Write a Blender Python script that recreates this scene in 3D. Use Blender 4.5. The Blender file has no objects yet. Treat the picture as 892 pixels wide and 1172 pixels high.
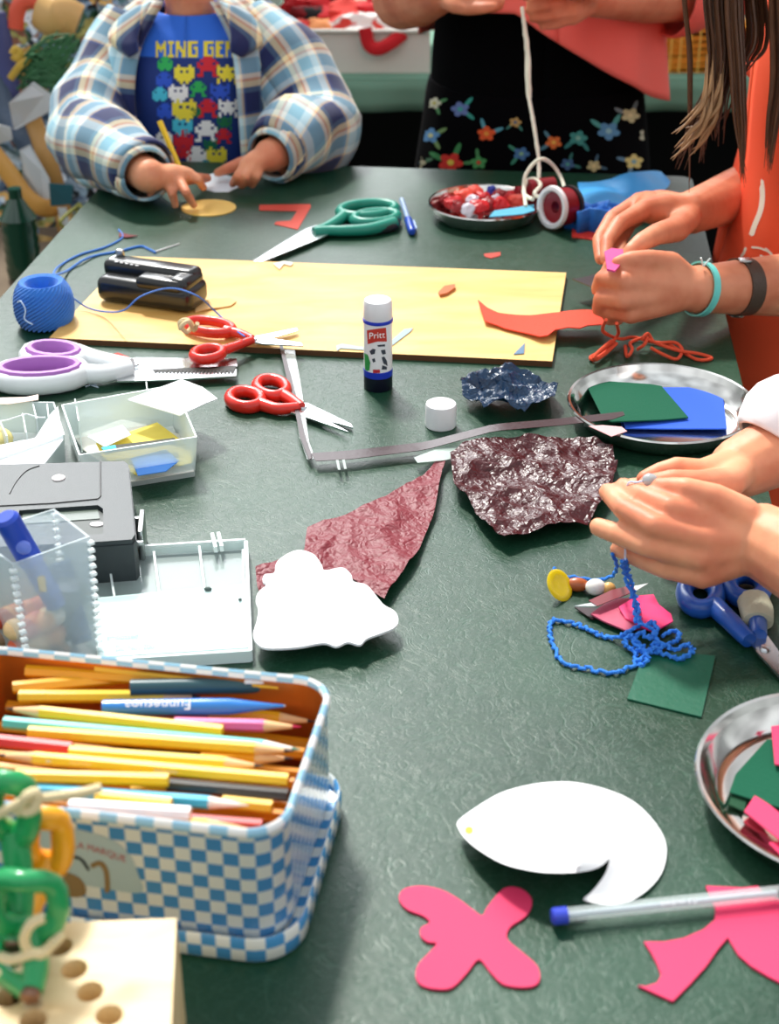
import bpy, bmesh, math, random
from mathutils import Vector, Matrix, noise
from mathutils.geometry import delaunay_2d_cdt
from mathutils.bvhtree import BVHTree
random.seed(7)
PI = math.pi
Z0 = 0.75; H = 0.585; PITCH = math.radians(29.3); F = 1720.0
CP, SP = math.cos(PITCH), math.sin(PITCH)
CAM = Vector((0, 0, Z0 + H))
col = bpy.context.scene.collection

# ---------------------------------------------------------------- measuring helpers
def ray(px, py):
    r = px - 446.0; u = 586.0 - py
    return Vector((r, CP*F + SP*u, -SP*F + CP*u))
def P(px, py, z=0.0):
    "point on the horizontal plane z above the table top"
    d = ray(px, py); t = (Z0 + z - CAM.z)/d.z
    return CAM + d*t
def Q(px, py, y):
    "point at world depth y"
    d = ray(px, py); return CAM + d*(y/d.y)
def W2(pts, z=0.0):
    return [(P(a, b, z).x, P(a, b, z).y) for a, b in pts]

# ---------------------------------------------------------------- materials
def lin(c):
    return c/12.92 if c <= .04045 else ((c+.055)/1.055)**2.4
def hexc(h):
    h = h.lstrip('#'); return tuple(lin(int(h[i:i+2], 16)/255) for i in (0, 2, 4)) + (1,)
def new_mat(name):
    m = bpy.data.materials.new(name); m.use_nodes = True
    nt = m.node_tree; b = nt.nodes['Principled BSDF']; return m, nt, b
def N(nt, kind, **kw):
    n = nt.nodes.new(kind)
    for k, v in kw.items(): setattr(n, k, v)
    return n
def mat(name, c, rough=.5, metal=0, trans=0, bump=0, bscale=50, var=0, vscale=20, sss=0, coat=0, spec=.5, ior=1.45, alpha=1, sheen=0, stretch=None):
    m, nt, b = new_mat(name)
    b.inputs['Base Color'].default_value = hexc(c)
    b.inputs['Roughness'].default_value = rough; b.inputs['Metallic'].default_value = metal
    b.inputs['Transmission Weight'].default_value = trans; b.inputs['IOR'].default_value = ior
    b.inputs['Specular IOR Level'].default_value = spec
    if coat: b.inputs['Coat Weight'].default_value = coat; b.inputs['Coat Roughness'].default_value = .1
    if sheen: b.inputs['Sheen Weight'].default_value = sheen
    if sss:
        b.inputs['Subsurface Weight'].default_value = sss; b.inputs['Subsurface Radius'].default_value = (1, .35, .2)
        b.inputs['Subsurface Scale'].default_value = .006
    tc = N(nt, 'ShaderNodeTexCoord'); src = tc.outputs['Object']
    if stretch:
        mp = N(nt, 'ShaderNodeMapping'); mp.inputs['Scale'].default_value = stretch
        nt.links.new(src, mp.inputs[0]); src = mp.outputs[0]
    if var:
        n = N(nt, 'ShaderNodeTexNoise'); n.inputs['Scale'].default_value = vscale; n.inputs['Detail'].default_value = 4
        nt.links.new(src, n.inputs['Vector'])
        hs = N(nt, 'ShaderNodeMix', data_type='RGBA'); cc = hexc(c)
        hs.inputs[6].default_value = tuple(max(0, x*(1-var)) for x in cc[:3])+(1,)
        hs.inputs[7].default_value = tuple(min(1, x*(1+var)) for x in cc[:3])+(1,)
        nt.links.new(n.outputs['Fac'], hs.inputs[0]); nt.links.new(hs.outputs[2], b.inputs['Base Color'])
    if bump:
        n = N(nt, 'ShaderNodeTexNoise'); n.inputs['Scale'].default_value = bscale; n.inputs['Detail'].default_value = 5
        nt.links.new(src, n.inputs['Vector'])
        bp = N(nt, 'ShaderNodeBump'); bp.inputs['Strength'].default_value = bump; bp.inputs['Distance'].default_value = .002
        nt.links.new(n.outputs['Fac'], bp.inputs['Height']); nt.links.new(bp.outputs[0], b.inputs['Normal'])
    if alpha < 1:
        out = nt.nodes['Material Output']; tr = N(nt, 'ShaderNodeBsdfTransparent'); mx = N(nt, 'ShaderNodeMixShader')
        mx.inputs[0].default_value = alpha
        nt.links.new(tr.outputs[0], mx.inputs[1]); nt.links.new(b.outputs[0], mx.inputs[2]); nt.links.new(mx.outputs[0], out.inputs['Surface'])
    return m
_mc = {}
def M(name, *a, **k):
    if name not in _mc: _mc[name] = mat(name, *a, **k)
    return _mc[name]

# ---------------------------------------------------------------- geometry helpers: a geo is (verts, faces, uvs or None)
def cat(pts, n=6, closed=False):
    pts = [tuple(p) for p in pts]; out = []; L = len(pts)
    rng = range(L) if closed else range(L-1)
    for i in rng:
        if closed: p0, p1, p2, p3 = pts[i-1], pts[i], pts[(i+1) % L], pts[(i+2) % L]
        else: p0, p1, p2, p3 = pts[max(0, i-1)], pts[i], pts[i+1], pts[min(L-1, i+2)]
        for k in range(n):
            t = k/n
            out.append(tuple(.5*((2*b)+(-a+c)*t+(2*a-5*b+4*c-d)*t*t+(-a+3*b-3*c+d)*t**3) for a, b, c, d in zip(p0, p1, p2, p3)))
    if not closed: out.append(pts[-1])
    return out
def tube(path, r, seg=10, closed=False, caps=True, uv=False, wr=0, wf=30, zref=None):
    "sweep a round or (a,b) elliptic section along a path; b lies along the up direction"
    path = [Vector(p) for p in path]; n = len(path)
    rr = [(x, x) if isinstance(x, (int, float)) else x for x in (r if isinstance(r, (list,)) else [r]*n)]
    if len(rr) != n:
        m = len(rr); rr = [tuple(rr[int(i*(m-1)/(n-1))][k]*(1-(i*(m-1)/(n-1)) % 1)+rr[min(m-1, int(i*(m-1)/(n-1))+1)][k]*((i*(m-1)/(n-1)) % 1) for k in (0, 1)) for i in range(n)]
    V, Fc, U = [], [], []
    cols = seg+1 if uv else seg
    prev = None; dist = 0
    for i in range(n):
        a = path[i-1] if (i > 0 or closed) else path[0]
        b = path[(i+1) % n] if (i < n-1 or closed) else path[-1]
        d = (b-a)
        if d.length < 1e-9: d = Vector((0, 0, 1))
        d.normalize()
        if prev is None or zref is not None:
            ref = Vector(zref) if zref is not None else Vector((0, 0, 1))
            if abs(d.dot(ref)) > .95: ref = Vector((0, 1, 0)) if zref is None else (Vector((0, 1, 0)) if abs(d.y) < .9 else Vector((1, 0, 0)))
            s = d.cross(ref).normalized()
        else:
            s = (prev - d*prev.dot(d)).normalized()
        prev = s; u = s.cross(d).normalized()
        if i: dist += (path[i]-path[i-1]).length
        for k in range(cols):
            t = 2*PI*k/seg
            off = s*math.cos(t)*rr[i][0] + u*math.sin(t)*rr[i][1]
            p = path[i]+off
            if wr:
                q = Vector((p.x, p.y, p.z))*wf
                p = p + off.normalized()*wr*noise.noise(q)
            V.append(p); U.append((t/(2*PI)*2*PI*max(rr[i]), dist))
    for i in range(n if closed else n-1):
        for k in range(seg):
            k2 = k+1 if uv else (k+1) % seg
            i2 = (i+1) % n
            Fc.append((i*cols+k, i*cols+k2, i2*cols+k2, i2*cols+k))
    if caps and not closed:
        Fc.append(tuple(range(seg-1, -1, -1))); o = (n-1)*cols; Fc.append(tuple(o+k for k in range(seg)))
    return (V, Fc, U if uv else None)
def lathe(prof, c=(0, 0, 0), seg=32, rot=None, sx=1, sy=1):
    ringed = tuple(prof[0]) == tuple(prof[-1])
    V, Fc = [], []; c = Vector(c); n = len(prof)
    for r, z in prof:
        for k in range(seg):
            t = 2*PI*k/seg; p = Vector((r*math.cos(t)*sx, r*math.sin(t)*sy, z))
            if rot: p = rot @ p
            V.append(c+p)
    for i in range(n-1):
        for k in range(seg):
            Fc.append((i*seg+k, i*seg+(k+1) % seg, (i+1)*seg+(k+1) % seg, (i+1)*seg+k))
    if prof[0][0] > 1e-6 and not ringed: Fc.append(tuple(range(seg-1, -1, -1)))
    if prof[-1][0] > 1e-6 and not ringed: Fc.append(tuple((n-1)*seg+k for k in range(seg)))
    return (V, Fc, None)
def ball(c, r, seg=16, rot=None):
    r = Vector((r, r, r)) if isinstance(r, (int, float)) else Vector(r)
    prof = [(math.sin(PI*i/seg), -math.cos(PI*i/seg)) for i in range(seg+1)]
    V, Fc, _ = lathe(prof, (0, 0, 0), seg*2)
    V = [Vector((v.x*r.x, v.y*r.y, v.z*r.z)) for v in V]
    if rot: V = [rot @ v for v in V]
    return ([Vector(c)+v for v in V], Fc, None)
def box(c, s, rot=0, bev=0, bseg=2, M3=None):
    bm = bmesh.new(); bmesh.ops.create_cube(bm, size=1)
    for v in bm.verts: v.co = Vector((v.co.x*s[0], v.co.y*s[1], v.co.z*s[2]))
    if bev: bmesh.ops.bevel(bm, geom=list(bm.edges), offset=bev, segments=bseg, affect='EDGES', profile=.5)
    R = M3 if M3 is not None else Matrix.Rotation(rot, 3, 'Z'); bm.verts.ensure_lookup_table()
    V = [Vector(c) + R @ v.co for v in bm.verts]; Fc = [tuple(v.index for v in f.verts) for f in bm.faces]
    bm.free(); return (V, Fc, None)
def inside(p, poly):
    x, y = p; r = False; j = len(poly)-1
    for i in range(len(poly)):
        xi, yi = poly[i]; xj, yj = poly[j]
        if (yi > y) != (yj > y) and x < (xj-xi)*(y-yi)/(yj-yi)+xi: r = not r
        j = i
    return r
def dens(poly, step):
    out = []
    for i in range(len(poly)):
        a = Vector(poly[i]); b = Vector(poly[(i+1) % len(poly)]); n = max(1, int((b-a).length/step))
        for k in range(n): out.append(tuple(a+(b-a)*k/n))
    return out
def tri(outline, holes=(), step=.01):
    loops = [dens(outline, step)] + [dens(h, step) for h in holes]
    vs, es = [], []
    for L in loops:
        o = len(vs); vs += [Vector(p) for p in L]; es += [(o+i, o+(i+1) % len(L)) for i in range(len(L))]
    xs = [p[0] for p in outline]; ys = [p[1] for p in outline]
    nx = int((max(xs)-min(xs))/step)+1; ny = int((max(ys)-min(ys))/step)+1
    if nx*ny < 40000:
        for i in range(1, nx):
            for j in range(1, ny):
                p = (min(xs)+i*step+(j % 2)*step*.5, min(ys)+j*step)
                if inside(p, loops[0]) and not any(inside(p, h) for h in loops[1:]):
                    vs.append(Vector(p))
    r = delaunay_2d_cdt(vs, es, [], 0, 1e-7)
    V2 = [tuple(v) for v in r[0]]; Fc = []
    for f in r[2]:
        c = (sum(V2[i][0] for i in f)/len(f), sum(V2[i][1] for i in f)/len(f))
        if inside(c, loops[0]) and not any(inside(c, h) for h in loops[1:]): Fc.append(tuple(f))
    return V2, Fc
def sheet(outline, z=0, thick=.001, zf=None, holes=(), step=.01, T=None):
    "solid plate of any outline; zf(x,y) lifts it, T maps it elsewhere"
    V2, Fc = tri(outline, holes, step); n = len(V2)
    h = [(zf(x, y) if zf else 0) + z for x, y in V2]
    V = [Vector((x, y, h[i])) for i, (x, y) in enumerate(V2)] + [Vector((x, y, h[i]+thick)) for i, (x, y) in enumerate(V2)]
    cnt = {}
    F2 = []
    for f in Fc:
        a, b, c = [Vector(V2[i]) for i in f[:3]]
        if (b-a).cross(c-a) < 0: f = tuple(reversed(f))
        F2.append(tuple(reversed(f))); F2.append(tuple(i+n for i in f))
        for i in range(len(f)): cnt[(f[i], f[(i+1) % len(f)])] = 1
    for (a, b) in list(cnt):
        if (b, a) not in cnt: F2.append((a, b, b+n, a+n))
    if T: V = [Vector(T(v)) for v in V]
    return (V, F2, None)
def psheet(px, z=0, thick=.001, smooth=0, **k):
    "plate whose outline is measured on the photo, at height z"
    if smooth: px = cat(px, smooth, True)
    return sheet(W2(px, z), Z0+z, thick, **k)
def join(*gs):
    V, Fc, U = [], [], []; anyuv = any(g[2] for g in gs)
    for g in gs:
        o = len(V); V += list(g[0]); Fc += [tuple(i+o for i in f) for f in g[1]]
        U += list(g[2]) if g[2] else [(0, 0)]*len(g[0])
    return (V, Fc, U if anyuv else None)
WL = {}; GEO = {}
def obj(name, geo, m, parent=None, smooth=True, sharp=38, fm=None, solid=0, origin=None):
    if isinstance(geo, list): geo = join(*geo)
    V, Fc, U = geo; V = [Vector(v) for v in V]
    if origin is not None: o = Vector(origin)
    elif parent is not None: o = WL[parent.name]
    else:
        o = Vector((sum(v.x for v in V)/len(V), sum(v.y for v in V)/len(V), min(v.z for v in V)))
    me = bpy.data.meshes.new(name); me.from_pydata([v-o for v in V], [], Fc)
    ms = m if isinstance(m, (list, tuple)) else [m]
    for x in ms: me.materials.append(x)
    if fm:
        for p, i in zip(me.polygons, fm): p.material_index = i
    if U:
        ul = me.uv_layers.new(name='UVMap')
        for lp in me.loops: ul.data[lp.index].uv = U[lp.vertex_index]
    if smooth:
        for p in me.polygons: p.use_smooth = True
        me.set_sharp_from_angle(angle=math.radians(sharp))
    me.update()
    ob = bpy.data.objects.new(name, me); col.objects.link(ob)
    if parent is not None: ob.parent = parent; ob.location = o - WL[parent.name]
    else: ob.location = o
    WL[ob.name] = o; GEO[ob.name] = (V, Fc)
    if solid:
        md = ob.modifiers.new('thickness', 'SOLIDIFY'); md.thickness = solid; md.offset = 0
    return ob
def tag(o, label=None, cat_=None, group=None, kind=None):
    if label: o['label'] = label
    if cat_: o['category'] = cat_
    if group: o['group'] = group
    if kind: o['kind'] = kind
    return o
def thing(name, label, cat_, loc, group=None):
    o = bpy.data.objects.new(name, None); col.objects.link(o); o.location = Vector(loc); o.empty_display_size = .02
    WL[o.name] = Vector(loc); return tag(o, label, cat_, group)
def struct(o): o['kind'] = 'structure'; return o
def bvh_of(o):
    V, Fc = GEO[o.name]; return BVHTree.FromPolygons(V, Fc)
def proj(bv, px, py, off=.0008):
    d = ray(px, py).normalized(); h = bv.ray_cast(CAM, d)
    if h[0] is None: return None
    return h[0] - d*off
def decal(bv, outline, step=4, off=.0008, T=None):
    V2, Fc = tri(outline, (), step); V = [proj(bv, *(T(*v) if T else v), off) for v in V2]
    idx = {}; VV = []; FF = []
    for i, v in enumerate(V):
        if v is not None: idx[i] = len(VV); VV.append(v)
    for f in Fc:
        if all(i in idx for i in f):
            a = [VV[idx[i]] for i in f]
            if max((a[i]-a[i-1]).length for i in range(len(a))) < .04: FF.append(tuple(idx[i] for i in f))
    return (VV, FF, None)
def bitmap(bv, rows, x0, y0, cw, ch, off=.001):
    V, Fc = [], []
    for j, r in enumerate(rows):
        for i, c in enumerate(r):
            if c == '#':
                q = [proj(bv, x0+(i+a)*cw, y0+(j+b)*ch, off) for a, b in ((0, 0), (1.02, 0), (1.02, 1.02), (0, 1.02))]
                if all(p is not None for p in q) and (q[0]-q[2]).length < .03: o = len(V); V += q; Fc.append((o, o+1, o+2, o+3))
    return (V, Fc, None)
def text2d(s, size=1.0):
    cu = bpy.data.curves.new('t', 'FONT'); cu.body = s; cu.size = size; cu.align_x = 'CENTER'; cu.align_y = 'CENTER'; cu.resolution_u = 3
    o = bpy.data.objects.new('t', cu); col.objects.link(o); dg = bpy.context.evaluated_depsgraph_get()
    me = o.evaluated_get(dg).to_mesh(); V = [tuple(v.co[:2]) for v in me.vertices]; Fc = [tuple(p.vertices) for p in me.polygons]
    o.evaluated_get(dg).to_mesh_clear(); bpy.data.objects.remove(o); bpy.data.curves.remove(cu)
    return V, Fc
def text_map(s, size, T):
    V, Fc = text2d(s, size); VV = [T(x, y) for x, y in V]
    keep = [f for f in Fc if all(VV[i] is not None for i in f)]
    return ([Vector(v) if v is not None else Vector((0, 0, 0)) for v in VV], keep, None)
def crumple(amp, f, seed=0, ridge=True):
    def zf(x, y):
        v = 0; a = 1; ff = f
        for k in range(4):
            q = noise.noise(Vector((x*ff+seed*7.3, y*ff-seed*3.1, seed+k*5.7)))
            v += a*(1-abs(q)*2.2 if ridge else q); a *= .5; ff *= 2.1
        return amp*(v*.55 if ridge else v)
    return zf
def remesh(name, geos, voxel, m, parent=None, smooth_it=3, origin=None, disp=None):
    V, Fc, _ = join(*geos); me = bpy.data.meshes.new('tmp'); me.from_pydata([tuple(v) for v in V], [], Fc)
    o = bpy.data.objects.new('tmp', me); col.objects.link(o)
    md = o.modifiers.new('r', 'REMESH'); md.mode = 'VOXEL'; md.voxel_size = voxel; md.use_smooth_shade = True
    if smooth_it:
        s = o.modifiers.new('s', 'SMOOTH'); s.factor = .5; s.iterations = smooth_it
    dg = bpy.context.evaluated_depsgraph_get(); e = o.evaluated_get(dg).to_mesh()
    VV = [v.co.copy() for v in e.vertices]; FF = [tuple(p.vertices) for p in e.polygons]
    if disp:
        NN = [v.normal.copy() for v in e.vertices]; VV = [v+n*disp(v) for v, n in zip(VV, NN)]
    o.evaluated_get(dg).to_mesh_clear(); bpy.data.objects.remove(o); bpy.data.meshes.remove(me)
    return obj(name, (VV, FF, None), m, parent, True, 80, origin=origin)
def chain(pts):
    "tapered capsules through (point, radius) pairs"
    out = []
    for i, (p, r) in enumerate(pts):
        out.append(ball(p, r, 8))
        if i: out.append(tube([pts[i-1][0], p], [pts[i-1][1], r], 14))
    return out
def vec(*a): return Vector(a)
def L3(a, b, t): return Vector(a)*(1-t)+Vector(b)*t
# ================================================================ world, sun, camera
sc = bpy.context.scene
w = bpy.data.worlds.new('sky'); sc.world = w; w.use_nodes = True
wn = w.node_tree; bg = wn.nodes['Background']
tc = N(wn, 'ShaderNodeTexCoord'); sx = N(wn, 'ShaderNodeSeparateXYZ'); cr = N(wn, 'ShaderNodeValToRGB')
wn.links.new(tc.outputs['Generated'], sx.inputs[0]); wn.links.new(sx.outputs['Z'], cr.inputs[0]); wn.links.new(cr.outputs[0], bg.inputs[0])
cr.color_ramp.elements[0].position = 0; cr.color_ramp.elements[0].color = (.22, .23, .22, 1)
cr.color_ramp.elements[1].position = .9; cr.color_ramp.elements[1].color = (.88, .94, 1, 1)
e = cr.color_ramp.elements.new(.12); e.color = (.55, .58, .58, 1)
e = cr.color_ramp.elements.new(.5); e.color = (.95, .97, 1, 1)
nz = N(wn, 'ShaderNodeTexNoise'); nz.inputs['Scale'].default_value = 2.6; nz.inputs['Detail'].default_value = 3; wn.links.new(tc.outputs['Generated'], nz.inputs['Vector'])
nr = N(wn, 'ShaderNodeMapRange'); nr.inputs['From Min'].default_value = .38; nr.inputs['From Max'].default_value = .62; nr.inputs['To Min'].default_value = .45; nr.inputs['To Max'].default_value = 1.02; wn.links.new(nz.outputs['Fac'], nr.inputs['Value'])
dt = N(wn, 'ShaderNodeVectorMath', operation='DOT_PRODUCT'); dt.inputs[1].default_value = Vector((-.20, .87, .46)).normalized(); wn.links.new(tc.outputs['Generated'], dt.inputs[0])
mxx = N(wn, 'ShaderNodeMath', operation='MAXIMUM'); mxx.inputs[1].default_value = 0; wn.links.new(dt.outputs['Value'], mxx.inputs[0])
pw = N(wn, 'ShaderNodeMath', operation='POWER'); pw.inputs[1].default_value = 26; wn.links.new(mxx.outputs[0], pw.inputs[0])
ml = N(wn, 'ShaderNodeMath', operation='MULTIPLY_ADD'); ml.inputs[1].default_value = 9; wn.links.new(pw.outputs[0], ml.inputs[0]); wn.links.new(nr.outputs[0], ml.inputs[2])
wn.links.new(ml.outputs[0], bg.inputs[1])  # cloud noise added for reflections; bright sky patch added for the table sheen
def sun(name, strength, color, direction, angle):
    l = bpy.data.lights.new(name, 'SUN'); l.energy = strength; l.color = color; l.angle = math.radians(angle)
    o = bpy.data.objects.new(name, l); col.objects.link(o); o.location = (0, 2, 4)
    o.rotation_euler = Vector(direction).to_track_quat('-Z', 'Y').to_euler(); return o
sun('sun', 3.5, (1, .97, .9), (.26, -.66, -.95), 7)
cam = bpy.data.cameras.new('camera'); co = bpy.data.objects.new('camera', cam); col.objects.link(co)
co.location = CAM; co.rotation_euler = (PI/2-PITCH, 0, 0)
cam.sensor_fit = 'VERTICAL'; cam.sensor_height = 36; cam.lens = 36*F/1172
cam.clip_start = .02
cam.dof.use_dof = True; cam.dof.focus_distance = 1.22; cam.dof.aperture_fstop = 8.5
sc.camera = co
vs = sc.view_settings; vs.view_transform = 'Standard'; vs.look = 'None'; vs.gamma = 1; vs.exposure = 0.34; vs.use_curve_mapping = False

# ================================================================ floor
def ground_mat():
    m, nt, b = new_mat('ground'); tc = N(nt, 'ShaderNodeTexCoord'); n = N(nt, 'ShaderNodeTexNoise'); n.inputs['Scale'].default_value = 14; n.inputs['Detail'].default_value = 8
    r = N(nt, 'ShaderNodeValToRGB'); r.color_ramp.elements[0].color = hexc('#15211b'); r.color_ramp.elements[1].color = hexc('#3a4a3a')
    nt.links.new(tc.outputs['Object'], n.inputs['Vector']); nt.links.new(n.outputs['Fac'], r.inputs[0]); nt.links.new(r.outputs[0], b.inputs['Base Color'])
    b.inputs['Roughness'].default_value = .95; return m
struct(obj('floor', box((0, 3, -.02), (14, 14, .04)), ground_mat()))

# ================================================================ table
def vinyl():
    m, nt, b = new_mat('green_vinyl'); tc = N(nt, 'ShaderNodeTexCoord'); src = tc.outputs['Object']; L = nt.links
    b.inputs['Specular IOR Level'].default_value = .42
    n0 = N(nt, 'ShaderNodeTexNoise'); n0.inputs['Scale'].default_value = 5; n0.inputs['Detail'].default_value = 6; L.new(src, n0.inputs['Vector'])
    r0 = N(nt, 'ShaderNodeValToRGB'); r0.color_ramp.elements[0].position = .3; r0.color_ramp.elements[0].color = hexc('#0d3221'); r0.color_ramp.elements[1].position = .75; r0.color_ramp.elements[1].color = hexc('#16452f')
    L.new(n0.outputs['Fac'], r0.inputs[0])
    # fine curved scratches: thin iso-lines of two distorted noises
    def lines(scale, dist, width):
        n = N(nt, 'ShaderNodeTexNoise'); n.inputs['Scale'].default_value = scale; n.inputs['Detail'].default_value = 1.5; n.inputs['Distortion'].default_value = dist; L.new(src, n.inputs['Vector'])
        s = N(nt, 'ShaderNodeMath', operation='SUBTRACT'); s.inputs[1].default_value = .5; L.new(n.outputs['Fac'], s.inputs[0])
        a = N(nt, 'ShaderNodeMath', operation='ABSOLUTE'); L.new(s.outputs[0], a.inputs[0])
        mr = N(nt, 'ShaderNodeMapRange'); mr.inputs['From Min'].default_value = 0; mr.inputs['From Max'].default_value = width; mr.inputs['To Min'].default_value = 1; mr.inputs['To Max'].default_value = 0; L.new(a.outputs[0], mr.inputs['Value']); return mr.outputs[0]
    l1 = lines(26, 3.5, .02); l2 = lines(60, 5, .03)
    ad = N(nt, 'ShaderNodeMath', operation='MAXIMUM'); L.new(l1, ad.inputs[0]); L.new(l2, ad.inputs[1])
    ms = N(nt, 'ShaderNodeMath', operation='MULTIPLY'); ms.inputs[1].default_value = .13; L.new(ad.outputs[0], ms.inputs[0])
    mx = N(nt, 'ShaderNodeMix', data_type='RGBA'); mx.inputs[7].default_value = hexc('#5f8a74'); L.new(ms.outputs[0], mx.inputs[0]); L.new(r0.outputs[0], mx.inputs[6]); L.new(mx.outputs[2], b.inputs['Base Color'])
    nb = N(nt, 'ShaderNodeTexNoise'); nb.inputs['Scale'].default_value = 90; nb.inputs['Detail'].default_value = 4; nb.inputs['Distortion'].default_value = 1.5; L.new(src, nb.inputs['Vector'])
    am = N(nt, 'ShaderNodeMath', operation='MULTIPLY_ADD'); am.inputs[1].default_value = -.4; L.new(ad.outputs[0], am.inputs[0]); L.new(nb.outputs['Fac'], am.inputs[2])
    bp = N(nt, 'ShaderNodeBump'); bp.inputs['Strength'].default_value = .2; bp.inputs['Distance'].default_value = .0015; L.new(am.outputs[0], bp.inputs['Height']); L.new(bp.outputs[0], b.inputs['Normal'])
    rr = N(nt, 'ShaderNodeMapRange'); rr.inputs['To Min'].default_value = .32; rr.inputs['To Max'].default_value = .44; L.new(n0.outputs['Fac'], rr.inputs['Value']); L.new(rr.outputs[0], b.inputs['Roughness'])
    return m
TH = math.radians(5.9); TU = Vector((math.sin(TH), math.cos(TH), 0)); TV = Vector((math.cos(TH), -math.sin(TH), 0))
FR = P(792, 202); FR.z = Z0
def tp(a, b): p = FR - TV*a - TU*b; return (p.x, p.y)
tb = thing('craft_table', 'long table with a worn dark green leatherette top holding all the craft things', 'table', (tp(.38, .9)[0], tp(.38, .9)[1], 0))
rc = .018
out = []
for (a, b, s) in ((rc, rc, 0), (.765-rc, rc, 1), (.765-rc, 1.84-rc, 2), (rc, 1.84-rc, 3)):
    for k in range(7):
        t = PI/2*k/6 + s*PI/2
        out.append(tp(a - rc*math.cos(t), b - rc*math.sin(t)))
top = sheet(out, Z0-.03, .03, step=.06)
obj('tabletop', top, vinyl(), tb)
lm = M('dark_metal', '#22282a', .4, 1)
for a, b in ((.05, .06), (.71, .06), (.05, 1.78), (.71, 1.78)):
    x, y = tp(a, b); obj('leg', box((x, y, .36), (.035, .035, .72), -TH, .004), lm, tb)
x, y = tp(.38, .92); obj('apron', [box((tp(.05, .92)[0], tp(.05, .92)[1], .69), (.02, 1.74, .06), -TH, .002), box((tp(.71, .92)[0], tp(.71, .92)[1], .69), (.02, 1.74, .06), -TH, .002), box((tp(.38, .06)[0], tp(.38, .06)[1], .69), (.68, .02, .06), -TH, .002)], lm, tb)

# ================================================================ materials
def wood(name, c1, c2, rough=.5, sc_=(3, 40, 40), edge=None):
    m, nt, b = new_mat(name); tc = N(nt, 'ShaderNodeTexCoord'); mp = N(nt, 'ShaderNodeMapping'); mp.inputs['Scale'].default_value = sc_
    n = N(nt, 'ShaderNodeTexNoise'); n.inputs['Scale'].default_value = 2; n.inputs['Detail'].default_value = 7; n.inputs['Distortion'].default_value = .6
    r = N(nt, 'ShaderNodeValToRGB'); r.color_ramp.elements[0].color = hexc(c1); r.color_ramp.elements[1].color = hexc(c2); r.color_ramp.elements[0].position = .3; r.color_ramp.elements[1].position = .65
    nt.links.new(tc.outputs['Object'], mp.inputs[0]); nt.links.new(mp.outputs[0], n.inputs['Vector']); nt.links.new(n.outputs['Fac'], r.inputs[0]); nt.links.new(r.outputs[0], b.inputs['Base Color'])
    b.inputs['Roughness'].default_value = rough; return m
steel = M('steel', '#cfd2d4', .22, 1); brushed = M('brushed_steel', '#b9bcbc', .32, 1, bump=.05, bscale=200)
white_card = M('white_card', '#f4f4f6', .6); white_pl = M('white_plastic', '#f0f0f2', .3)
redpl = M('red_plastic', '#dc2a1c', .3, coat=.3); black_pl = M('black_plastic', '#101214', .28, coat=.4)

# ================================================================ wooden board
board_px = [(147, 299), (648, 318), (632, 420), (57, 393)]
bgeo = psheet(board_px, .0, .006, step=.05)
bd = obj('wooden_board', bgeo, [wood('birch_ply', '#dda552', '#efc87c', .55, (4, 14, 10)), M('scorched_edge', '#5a3a20', .7)], fm=[1 if len(f) == 4 else 0 for f in bgeo[1]])
tag(bd, 'pale yellow wooden craft board lying flat across the far half of the table', 'board')
BZ = .0065

# ---------------------------------------------------------------- scissors
def loop_px(cx, cy, rx, ry, rot=0, n=16):
    c, s = math.cos(rot), math.sin(rot)
    return [(cx+rx*math.cos(2*PI*k/n)*c-ry*math.sin(2*PI*k/n)*s, cy+rx*math.cos(2*PI*k/n)*s+ry*math.sin(2*PI*k/n)*c) for k in range(n)]
def px3(l, z): return [P(a, b, z) for a, b in l]
def scissors(label, loops, shanks, blades, pivot, hm, z=0, r=.0045, name='scissors', liner=None, group=None, rb=None):
    pv = P(*pivot, z); t = thing(name, label, 'scissors', pv, group)
    for i, (lp, sh) in enumerate(zip(loops, shanks)):
        zz = z+r*1.25+i*.0006
        gs = [tube(px3(lp, zz), [(r, r*1.2)]*len(lp), 12, closed=True, zref=(0, 0, 1))]
        sp = cat(sh, 5); k = len(sp)
        gs.append(tube(px3(sp, zz), [(r*(1.25-.35*j/(k-1)), r*(1.2-.3*j/(k-1))) for j in range(k)], 12, zref=(0, 0, 1)))
        h = obj('handle', gs, hm, t)
        if liner:
            ins = [(sum(a for a, b in lp)/len(lp), sum(b for a, b in lp)/len(lp))]
            li = [(ins[0][0]+(a-ins[0][0])*.9, ins[0][1]+(b-ins[0][1])*.86) for a, b in lp]
            obj('grip_liner', tube(px3(li, zz+.0008), [(r*.85, r*1.35)]*len(li), 10, closed=True, zref=(0, 0, 1)), liner, h)
    for i, bl in enumerate(blades):
        obj('blade', psheet(bl, z+r*.5+i*.0016, .0016, step=.02), steel, t)
    obj('screw', lathe([(.0038, 0), (.0038, .0012), (.003, .002), (0, .0022)], P(*pivot, z+r*.5+.003), 16), steel, t)
    return t
scissors('large scissors with teal and black handles beyond the board',
  [loop_px(421, 241, 32, 7.5, -.06), loop_px(430, 250, 25, 6, -.08)],
  [[(395, 246), (385, 254), (372, 261), (360, 265)], [(452, 255), (425, 262), (398, 264), (375, 264), (360, 265)]],
  [[(376, 260), (362, 259), (350, 263), (320, 281), (290, 300), (296, 301), (330, 285), (360, 273), (378, 266)], [(378, 264), (350, 270), (318, 287), (290, 300.5), (300, 301), (340, 285), (376, 270)]],
  (359, 265), M('teal_plastic', '#1d8a76', .35), 0, .0062)
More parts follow.
